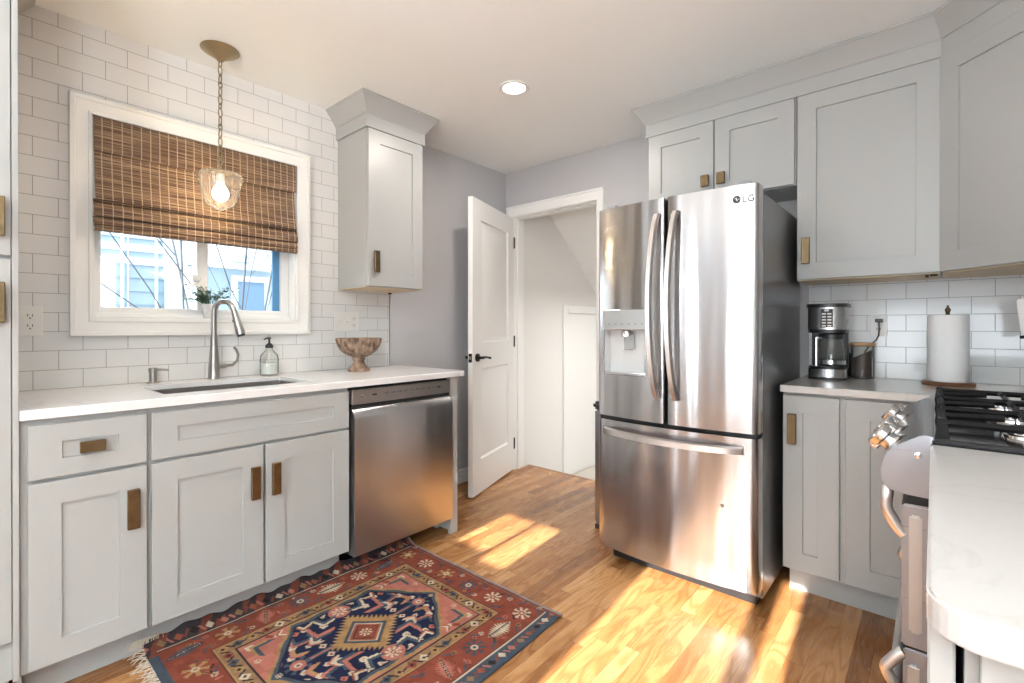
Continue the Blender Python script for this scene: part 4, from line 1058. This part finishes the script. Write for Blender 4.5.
hm.build('carafe_handle', M['steel_c'], ca)

cn = thing('small_canister', (2.350, -.03, .914), 'small black canister with steel rim squeezed between coffee maker and jar', 'canister')
MB().lathe([(0, 0), (.015, 0), (.015, .105), (0, .105)], (2.341, -.028, Z0), 24).build('body', M['black'], cn)
MB().lathe([(0, .105), (.0155, .105), (.0155, .118), (.012, .121), (0, .121)], (2.341, -.028, Z0), 24).build('rim', M['chrome'], cn)

jr = thing('coffee_jar', (2.402, -.085, .914), 'clear glass jar of dark ground coffee with a wooden lid', 'jar')
jx, jy, jr_ = 2.405, -.064, .0475
MB().lathe([(jr_-.004, 0), (jr_, .004), (jr_, .155), (jr_-.002, .158), (jr_-.004, .155), (jr_-.0035, .006), (0, .005), (0, 0), (jr_-.004, 0)], (jx, jy, Z0), 36).build('glass_body', M['glass_j'], jr)
cof = MB().lathe([(0, .006), (jr_-.005, .006), (jr_-.005, .118), (0, .118)], (jx, jy, Z0), 32)
for v in cof.bm.verts:
    if v.co.z > Z0+.1: v.co.z += (v.co.x-jx)*.55
cof.build('coffee_grounds', M['coffee'], jr)
MB().lathe([(0, 0), (jr_+.003, 0), (jr_+.004, .003), (jr_+.004, .013), (jr_+.002, .016), (0, .016)], (jx, jy, Z0+.158), 36).build('lid', M['oaklid'], jr)

oc = thing('wall_outlet', (2.465, -T, 1.171), 'white outlet plate with a black plug in it behind the coffee jar', 'outlet')
MB().box(2.431, 2.498, -T-.006, -T, 1.116, 1.224, .002).build('plate', M['plate'], oc)
for dz in (-.02, .02):
    r_ = MB().lathe([(0, 0), (.0165, 0), (.0165, .002), (0, .002)], (2.465, -T-.006, 1.171+dz), 20, (0, -1, 0)).build('receptacle', M['plate'], oc)
    MB().box(2.457, 2.4595, -T-.0086, -T-.008, 1.171+dz-.002, 1.171+dz+.008).box(2.4705, 2.473, -T-.0086, -T-.008, 1.171+dz-.002, 1.171+dz+.008).build('slots', M['slot'], r_)
pg = thing('power_cord', (2.465, -.03, 1.19), 'black plug and cord dropping from the outlet behind the coffee jar', 'cord')
MB().box(2.452, 2.482, -.040, -T-.009, 1.186, 1.204, .003).build('plug', M['black'], pg)
MB().tube([(2.467, -.036, 1.188), (2.468, -.032, 1.16), (2.466, -.022, 1.125), (2.455, -.012, 1.10), (2.43, -.0102, 1.075), (2.41, -.0102, 1.04), (2.40, -.0102, .99), (2.395, -.0102, .95), (2.38, -.0102, .92)], .003, 8).build('cable', M['black'], pg)

pt = thing('paper_towel_holder', (2.713, -.182, .914), 'round dark wooden paper towel holder on the corner counter', 'paper towel holder')
MB().lathe([(0, 0), (.086, 0), (.088, .004), (.088, .012), (.083, .017), (0, .017)], (2.713, -.182, Z0), 48).build('base', M['walnut'], pt)
MB().cyl((2.713, -.182, Z0+.017), (2.713, -.182, Z0+.325), .006, seg=16).build('rod', M['bronze'], pt)
MB().lathe([(0, 0), (.008, 0), (.006, .006), (.010, .014), (.009, .022), (.004, .028), (.004, .036), (0, .038)], (2.713, -.182, Z0+.305), 20).build('finial', M['brass'], pt)
rl = MB().lathe([(.020, 0), (.067, 0), (.068, .002), (.068, .281), (.067, .283), (.020, .283), (.020, 0)], (2.713, -.182, Z0+.0175), 64).build('paper_towel_roll', M['paper'], None)
tag(rl, 'thick white paper towel roll standing on its wooden holder', 'paper towel')

# device at the right frame edge
tb = thing('tablet_stand', (2.99, -.26, .914), 'white tilted panel on a black stand at the far right of the counter', 'tablet stand')
g_o = Vector((2.903, -.30, 1.145)); vv_ = Vector((-.10, 0, .99)).normalized()
tn = Vector((-.45, -.88, 0)).normalized(); tu = vv_.cross(tn).normalized(); tu = tu if tu.x > 0 else -tu
MB().obox((2.922, -.305, 1.125), tu, vv_, tn, .17, .145, .010, .004, 3).build('panel', plain('white_casing', (.85, .85, .85), .3), tb)
MB().obox((2.918, -.297, 1.150), tu, vv_, -tn, .16, .05, .012, .003).obox((2.921, -.303, 1.118), tu, vv_, tn, .05, .012, .016, .002).build('clamp', M['black'], tb)
MB().cyl((3.02, -.255, Z0+.01), (3.02, -.255, 1.19), .008).build('post', M['black'], tb)
MB().lathe([(0, 0), (.06, 0), (.06, .008), (.02, .012), (0, .012)], (3.02, -.255, Z0), 32).build('base', M['black'], tb)

# ------------------------------------------------------------------ rug
def rug():
    x0, x1, y0, y1 = .535, 1.552, -2.548, -1.382
    st = .0035; nx = int((x1-x0)/st)+1; ny = int((y1-y0)/st)+1
    xs = np.linspace(x0, x1, nx); ys = np.linspace(y0, y1, ny); X, Yg = np.meshgrid(xs, ys)
    rg_ = np.random.RandomState(5)
    RED = (.235, .058, .035); RED2 = (.30, .085, .05); NAVY = (.012, .016, .045); BLUE = (.06, .08, .105); PINK = (.42, .15, .11); GOLD = (.36, .21, .09); CREAM = (.56, .46, .34); DARK = (.03, .02, .022); TAN = (.27, .16, .085)
    C = np.zeros((ny, nx, 3)); C[:] = RED
    def put(m_, c): C[m_] = c
    U = X; V = Yg
    def rectm(a, b_, c, d_): return (U >= a) & (U <= b_) & (V >= c) & (V <= d_)
    def rot(cx, cy, a): ca_, sa = math.cos(a), math.sin(a); return (U-cx)*ca_+(V-cy)*sa, -(U-cx)*sa+(V-cy)*ca_
    def flower(cx, cy, r, c, k=8, cc=RED, ring=None):
        d_ = np.hypot(U-cx, V-cy); a = np.arctan2(V-cy, U-cx)
        if ring: put(d_ < r*1.45, ring)
        put(d_ < r*(.62+.38*np.cos(k*a)), c)
        put((d_ < r*1.02) & (np.cos(k*a) > .1) & (d_ > r*.35), c)
        put(d_ < r*.34, cc); put(d_ < r*.16, c)
    def leaf(cx, cy, L_, w, a, c, mid=DARK, teeth=6):
        p, q_ = rot(cx, cy, a); t = p/L_
        saw = np.abs(((t*teeth) % 1)-.2)
        wid = w*(1-np.abs(t)**1.5)*(.45+.75*saw)
        put((np.abs(t) < 1) & (np.abs(q_) < wid), c)
        put((np.abs(t) < .85) & (np.abs(q_) < w*.13), mid)
        put((np.abs(t) < .8) & (np.abs(q_) < w*.07) & (((t*9) % 1) < .5), CREAM)
    def chev(cx, cy, s_, a, c1, c2, c3=CREAM):
        p, q_ = rot(cx, cy, a); d_ = p+np.abs(q_)*.9
        put((np.abs(q_) < s_) & (d_ > 0) & (d_ < s_*.42), c1); put((np.abs(q_) < s_*.9) & (d_ > s_*.42) & (d_ < s_*.75), c2)
        put((np.abs(q_) < s_*.35) & (d_ > s_*.8) & (d_ < s_*1.15), c3)
    def bar(cx, cy, L_, w, a, c):
        p, q_ = rot(cx, cy, a); put((np.abs(p) < L_) & (np.abs(q_) < w), c)
    # guards
    a0, a1, b0, b1 = .545, 1.552, -2.548, -1.382
    gi = (.60, 1.488, -2.515, -1.412)              # main border outer edge
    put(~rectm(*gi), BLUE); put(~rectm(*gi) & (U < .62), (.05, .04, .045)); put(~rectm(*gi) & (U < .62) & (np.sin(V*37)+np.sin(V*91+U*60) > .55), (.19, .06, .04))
    k = 0
    for cx, horizontal in ((.572, 0), (1.520, 0)):
        yy_ = b0
        while yy_ < b1:
            c = [PINK, TAN, RED2, DARK, CREAM][k % 5]; k += 1
            p, q_ = rot(cx, yy_, .785); put((np.abs(p) < .012) & (np.abs(q_) < .010), c)
            bar(cx, yy_+.026, .014, .004, .6*(-1)**k, RED if k % 2 else PINK); yy_ += .052
    put(rectm(a0, a1, b1-.012, b1), (.30, .27, .27)); put(rectm(a0, a1, b1-.022, b1-.014), RED)
    put(rectm(gi[0]-.005, gi[0], gi[2], gi[3]) | rectm(gi[1], gi[1]+.005, gi[2], gi[3]), CREAM)
    put(rectm(gi[0], gi[1], gi[3], gi[3]+.004), TAN)
    put(rectm(gi[0], gi[0]+.004, gi[2], gi[3]) | rectm(gi[1]-.004, gi[1], gi[2], gi[3]), DARK)
    # gold band and inner field
    go = (.725, 1.352, -2.385, -1.538); gi2 = (.788, 1.290, -2.318, -1.602)
    put(rectm(*go), DARK); e = .005; put(rectm(go[0]+e, go[1]-e, go[2]+e, go[3]-e), GOLD)
    put(rectm(go[0]+.012, go[1]-.012, go[2]+.012, go[3]-.012), TAN)
    def band_motifs():
        k = 0
        t = go[0]+.03
        while t < go[1]-.02:
            for y_ in (go[2]+.032, go[3]-.032):
                p, q_ = rot(t, y_, .785); put((np.abs(p) < .014) & (np.abs(q_) < .014), [GOLD, RED, BLUE, GOLD, CREAM][k % 5]); put((np.abs(p) < .006) & (np.abs(q_) < .006), DARK)
                bar(t+.025, y_, .018, .0035, .9*(-1)**k, DARK)
            k += 1; t += .05
        t = go[2]+.03; k = 0
        while t < go[3]-.02:
            for x_ in (go[0]+.031, go[1]-.031):
                p, q_ = rot(x_, t, .785); put((np.abs(p) < .014) & (np.abs(q_) < .014), [GOLD, BLUE, GOLD, RED, CREAM][k % 5]); put((np.abs(p) < .006) & (np.abs(q_) < .006), DARK)
                bar(x_, t+.025, .018, .0035, .7+1.2*(k % 2), DARK)
            k += 1; t += .05
    band_motifs()
    put(rectm(gi2[0]-.006, gi2[1]+.006, gi2[2]-.006, gi2[3]+.006), DARK); put(rectm(*gi2), PINK)
    # spandrel motifs
    fcx, fcy = 1.039, -1.960
    for sx in (-1, 1):
        for sy in (-1, 1):
            px2, py2 = fcx+sx*.20, fcy+sy*.305
            chev(px2-sx*.0, py2, .045, (0 if sx > 0 else math.pi)+sy*sx*.8, BLUE, GOLD); flower(px2-sx*.07, py2+sy*.03, .012, CREAM); bar(px2+sx*.035, py2-sy*.05, .014, .008, .78, RED)
            chev(px2+sx*.018, py2-sy*.085, .022, math.pi/2*sy, CREAM, RED)
    # hexagonal field with wavering outline
    aU = np.abs(U-fcx); aV = np.abs(V-fcy)
    wob = .004*np.sin(V*60)+.004*np.sin(U*55)
    edge = np.maximum(aU-.250, (aV - (.362-aU*.74)))+wob
    put((edge < .0) & rectm(*gi2), GOLD); put((edge < -.014) & rectm(*gi2), BLUE); put((edge < -.030) & rectm(*gi2), DARK); put((edge < -.034), NAVY)
    # long pole and small medallions up and down
    for sy in (-1, 1):
        bar(fcx, fcy+sy*.19, .075, .010, math.pi/2, BLUE); bar(fcx, fcy+sy*.19, .075, .003, math.pi/2, PINK)
        cy_ = fcy+sy*.255; d_ = np.hypot(U-fcx, V-cy_); a = np.arctan2(V-cy_, U-fcx)
        put(d_ < .045*(.8+.2*np.sign(np.cos(8*a))), BLUE); put(d_ < .026, PINK); put(d_ < .013, CREAM); put(d_ < .006, RED)
        flower(fcx+.0, fcy+sy*.318, .012, CREAM); 
    for sx in (-1, 1):
        flower(fcx+sx*.185, fcy, .030, CREAM, 8, RED, PINK)
        bar(fcx+sx*.225, fcy, .012, .006, 0, PINK)
    # chevron leaves scattered in mirrored pairs
    lst = [(.105, .130, .050, 2.4, PINK, BLUE), (.165, .075, .042, 2.6, BLUE, CREAM), (.060, .235, .034, 2.0, GOLD, PINK), (.120, .205, .040, 2.2, BLUE, PINK), (.190, .145, .030, 2.7, CREAM, RED2), (.215, .060, .022, 2.9, PINK, CREAM), (.075, .165, .030, 1.9, CREAM, PINK)]
    for dx, dy, s_, a, c1, c2 in lst:
        for sx in (-1, 1):
            for sy in (-1, 1):
                aa = a if (sx > 0) else math.pi-a
                aa = aa if sy > 0 else -aa
                cx_, cy_ = fcx+sx*dx, fcy+sy*dy
                old = C.copy(); chev(cx_, cy_, s_, aa, c1, c2); bad = edge > -.040; C[bad] = old[bad]
    for dx, dy in ((.05, .30), (.145, .235), (.21, .105), (.03, .15), (.235, .03), (.09, .27), (.175, .185)):
        for sx in (-1, 1):
            for sy in (-1, 1):
                p, q_ = rot(fcx+sx*dx, fcy+sy*dy, .785); put((np.abs(p) < .011) & (np.abs(q_) < .011) & (edge < -.04), [CREAM, PINK, RED2][int(dx*1000) % 3])
                put((np.abs(p) < .005) & (np.abs(q_) < .005) & (edge < -.04), RED)
    # centre medallion: serrated gold diamond with a square rosette
    aU = np.abs(U-fcx-.008); aV = np.abs(V-fcy)
    dd_ = aU+aV; s2 = (U-fcx-.008)-(V-fcy); s3 = (U-fcx-.008)+(V-fcy)
    saw = np.where(np.abs(s2) > np.abs(s3), s3, s2)
    put(dd_ < .122+.034*(2*np.abs(((saw/.026) % 1)-.5)), GOLD)
    for r_, c in ((.094, DARK), (.090, BLUE), (.074, CREAM), (.070, RED2), (.056, DARK), (.052, RED)): put(dd_ < r_, c)
    flower(fcx+.008, fcy, .024, CREAM, 8)
    # small filler motifs strewn over the red border
    frame_m = rectm(*gi) & ~rectm(go[0]-.002, go[1]+.002, go[2]-.002, go[3]+.002)
    for q_ in range(150):
        fx_, fy_ = rg_.uniform(gi[0]+.015, gi[1]-.015), rg_.uniform(gi[2]+.015, gi[3]-.015)
        if go[0]-.015 < fx_ < go[1]+.015 and go[2]-.015 < fy_ < go[3]+.015: continue
        if q_ % 2: bar(fx_, fy_, .013, .0035, rg_.uniform(0, 3.1), [BLUE, DARK, TAN, PINK][q_ % 4])
        else: flower(fx_, fy_, .009, [TAN, PINK, BLUE, CREAM, GOLD][q_ % 5], 4, DARK)
    # main border motifs
    def side(px2, py2, a, k):
        j_ = k % 6
        if j_ == 0: flower(px2, py2, .042, BLUE, 8, CREAM)
        elif j_ == 1: leaf(px2, py2, .066, .038, a, CREAM)
        elif j_ == 2: flower(px2, py2, .037, CREAM, 8, RED2)
        elif j_ == 3: leaf(px2, py2, .068, .032, a+.2, BLUE, NAVY)
        elif j_ == 4: flower(px2, py2, .040, GOLD, 6, CREAM)
        else: leaf(px2, py2, .060, .038, a+1.2, PINK)
        for s_ in (-1, 1):
            flower(px2+math.cos(a)*.072+math.sin(a)*.036*s_, py2+math.sin(a)*.072+math.cos(a)*.036*s_, .012, [TAN, CREAM, PINK, BLUE][(k+s_) % 4], 6, DARK)
            bar(px2+math.cos(a)*.050+math.sin(a)*.046*s_, py2+math.sin(a)*.050-math.cos(a)*.046*s_, .018, .004, a+.7*s_, BLUE)
    for i in range(8):
        y_ = -2.445+i*.138
        side(1.420, y_, math.pi/2, i+1); side(.662, y_, math.pi/2, i+3)
    for i in range(4):
        side(.80+i*.150, -1.474, 0, i*2+2); side(.80+i*.150, -2.452, 0, i+4)
    # wear: muted mottling of the wool
    small = rg_.rand(ny//8+2, nx//8+2); big = np.kron(small, np.ones((8, 8)))[:ny, :nx]
    C *= (0.66+.22*big[..., None]); C *= (.92+.16*rg_.rand(ny, nx, 1))
    C = np.clip(C, 0, 1)
    # shape: gentle ripples, left edge pushed up against the toe kick
    Z = .008 + .0012*np.sin(X*21+Yg*9)+.0010*np.sin(Yg*17)
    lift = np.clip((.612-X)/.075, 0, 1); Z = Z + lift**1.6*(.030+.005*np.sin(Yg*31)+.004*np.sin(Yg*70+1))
    skew = (Yg-y1)*-.035*(X-x0)          # far end slightly wider than drawn
    Xd = X.copy(); Yd = Yg + 0.0*skew
    Xd += .006*np.sin(Yg*6)*(X > 1.3)
    verts = np.stack([Xd, Yd, Z], -1).reshape(-1, 3)
    idx = np.arange(nx*ny).reshape(ny, nx)
    f = np.stack([idx[:-1, :-1], idx[:-1, 1:], idx[1:, 1:], idx[1:, :-1]], -1).reshape(-1, 4)
    bnd = np.concatenate([idx[0, :], idx[1:, -1], idx[-1, -2::-1], idx[-2:0:-1, 0]])
    lo = verts[bnd].copy(); lo[:, 2] -= .0065; base = len(verts)
    verts = np.concatenate([verts, lo]); k = len(bnd); i1 = np.arange(k); i2 = (i1+1) % k
    sk_ = np.stack([bnd[i2], bnd[i1], base+i1, base+i2], -1)
    faces = np.concatenate([f, sk_]); me = bpy.data.meshes.new('rug')
    me.vertices.add(len(verts)); me.vertices.foreach_set('co', verts.ravel())
    me.loops.add(len(faces)*4); me.loops.foreach_set('vertex_index', faces.ravel())
    me.polygons.add(len(faces)); me.polygons.foreach_set('loop_start', np.arange(len(faces))*4)
    me.update(); me.validate()
    cols = np.concatenate([C.reshape(-1, 3), C.reshape(-1, 3)[bnd]*.7]); ca_ = me.color_attributes.new('pattern', 'FLOAT_COLOR', 'POINT')
    ca_.data.foreach_set('color', np.concatenate([cols, np.ones((len(cols), 1))], 1).astype(np.float32).ravel())
    m, n, l, b_ = new_mat('wool_rug'); setp(b_, rough=.95, spec=.15)
    at = n.new('ShaderNodeAttribute'); at.attribute_name = 'pattern'; l.new(at.outputs['Color'], b_.inputs['Base Color'])
    nz = n.new('ShaderNodeTexNoise'); nz.inputs['Scale'].default_value = 350; tcx = n.new('ShaderNodeTexCoord'); l.new(tcx.outputs['Object'], nz.inputs['Vector'])
    bp = n.new('ShaderNodeBump'); bp.inputs['Strength'].default_value = .6; bp.inputs['Distance'].default_value = .002; l.new(nz.outputs['Fac'], bp.inputs['Height']); l.new(bp.outputs[0], b_.inputs['Normal'])
    me.materials.append(m); me.shade_smooth()
    root = thing('area_rug', (1.04, -1.96, 0), 'worn red and navy patterned wool rug with fringe, on the oak floor', 'rug')
    o = bpy.data.objects.new('woven_field', me); col.objects.link(o); o.parent = root; o.location = (-1.04, 1.96, 0)
    # fringe at the near end
    fr_ = MB(); rnd = random.Random(9)
    for i in range(230):
        x = .55+(1.545-.55)*i/229+rnd.uniform(-.003, .003); L_ = rnd.uniform(.02, .06); a = rnd.uniform(-.9, .7)
        za = .008+ (max(0, (.612-x)/.075)**1.6)*.036
        p0 = Vector((x, -2.545, za)); p1 = p0+Vector((math.sin(a)*L_*.5, -L_*.5, rnd.uniform(-.001, .008))); p2 = p0+Vector((math.sin(a+rnd.uniform(-.6, .6))*L_, -L_, -za+.003))
        fr_.tube([p0, p1, p2], [.0016, .0013, .0008], 4)
    for i in range(70):
        y_ = -2.55+rnd.random()**2*.05; a = rnd.uniform(-1.2, 1.2); L_ = rnd.uniform(.01, .035); z_ = .046
        p0 = Vector((.556, y_, z_)); fr_.tube([p0, p0+Vector((-.006-L_*.3*math.cos(a), L_*math.sin(a)-.01, .004)), p0+Vector((-.005, L_*math.sin(a)*1.4-.02, -.02))], [.0016, .0013, .0008], 4)
    fo = fr_.build('fringe', M['fringe'], root); fo['kind'] = 'stuff'; fo['label'] = 'off-white tangled cotton fringe'
rug()

# ------------------------------------------------------------------ outside the kitchen window
ng = MB().box(-12, -.13, -9, 6, -.7, -.62)
struct('ground', ng, M['snow'])
nh = thing('neighbour_house', (-3.4, -1.0, -.62), 'pale blue house with lap siding and white trim seen through the window', 'house')
sdm = MB()
for i in range(30):
    z = -.62+i*.125; sdm.prism([(-3.25, z), (-3.0, z), (-3.018, z+.127), (-3.25, z+.127)], -4.2, -1.66, 'xz')
sdm.build('siding', M['siding'], nh)
MB().box(-3.25, -2.965, -1.66, -1.47, -.62, 3.2).build('corner_board', M['exttrim'], nh)
for y0_, w_ in ((-1.995, .022), (-1.955, .010), (-1.735, .018)): MB().cyl((-2.96, y0_, -.62), (-2.96, y0_+.01, 3.1), w_*.6, seg=10).build('downpipe', M['exttrim'], nh)
MB().box(-3.25, -2.965, -2.34, -2.035, -.62, 1.80, .01).build('window_trim', M['exttrim'], nh)
MB().box(-4.6, -3.8, -1.66, 3.5, -.62, 1.88).build('wing_wall', M['siding'], nh)
MB().box(-4.6, -3.72, -1.66, 3.5, 1.88, 3.0).build('wing_fascia', M['exttrim'], nh)
MB().box(-4.6, -3.60, -1.66, 3.5, 2.42, 2.5).build('eave', M['siding'], nh)
MB().box(-3.8, -3.74, -1.42, -1.22, -.6, 1.86).build('corner_board', M['exttrim'], nh)
for y in (-.80,):
    w_ = MB().box(-3.8, -3.76, y, y+.44, -.5, 1.80).build('window_trim', M['exttrim'], nh)
    MB().box(-3.765, -3.755, y+.07, y+.38, -.4, 1.73).build('window_pane', M['extglass'], w_)
vt = MB().box(-3.72, -3.69, -.84, -.62, 1.955, 2.04).build('vent', M['siding'], nh)
MB().box(-3.70, -3.685, -.82, -.64, 1.965, 2.0).build('vent_slot', M['exttrim'], vt)
def bare(name, x, y, seed, label):
    rn = random.Random(seed); m_ = MB()
    def grow(p, d_, L_, r_, lv):
        q_ = p; pts_ = [p]; rr_ = [r_]
        for i in range(4):
            d_ = (d_+Vector((rn.uniform(-.12, .12), rn.uniform(-.18, .18), rn.uniform(-.02, .08)))).normalized(); q_ = q_+d_*L_/4; pts_.append(q_); rr_.append(r_*(1-.12*(i+1)))
            if lv and (i >= 1 or lv == 3):
                nd = (d_+Vector((rn.uniform(-.4, .4), rn.choice((-1, 1))*rn.uniform(.35, 1.0), .15))).normalized(); grow(q_, nd, L_*.62, r_*.5, lv-1)
        m_.tube(pts_, rr_, 6)
    for k_, (dy, ly) in enumerate(((0, -.12), (.05, .02), (.10, .10), (.20, -.16), (.27, .03))):
        grow(Vector((x, y+dy, -.62)), Vector((rn.uniform(-.03, .03), ly+rn.uniform(-.04, .04), 1)).normalized(), 3.3, .011, 3)
    tag(m_.build(name, M['bark'], None), label, 'tree')
bare('bare_tree', -1.7, -1.50, 4, 'bare branching shrub outside the right half of the window')
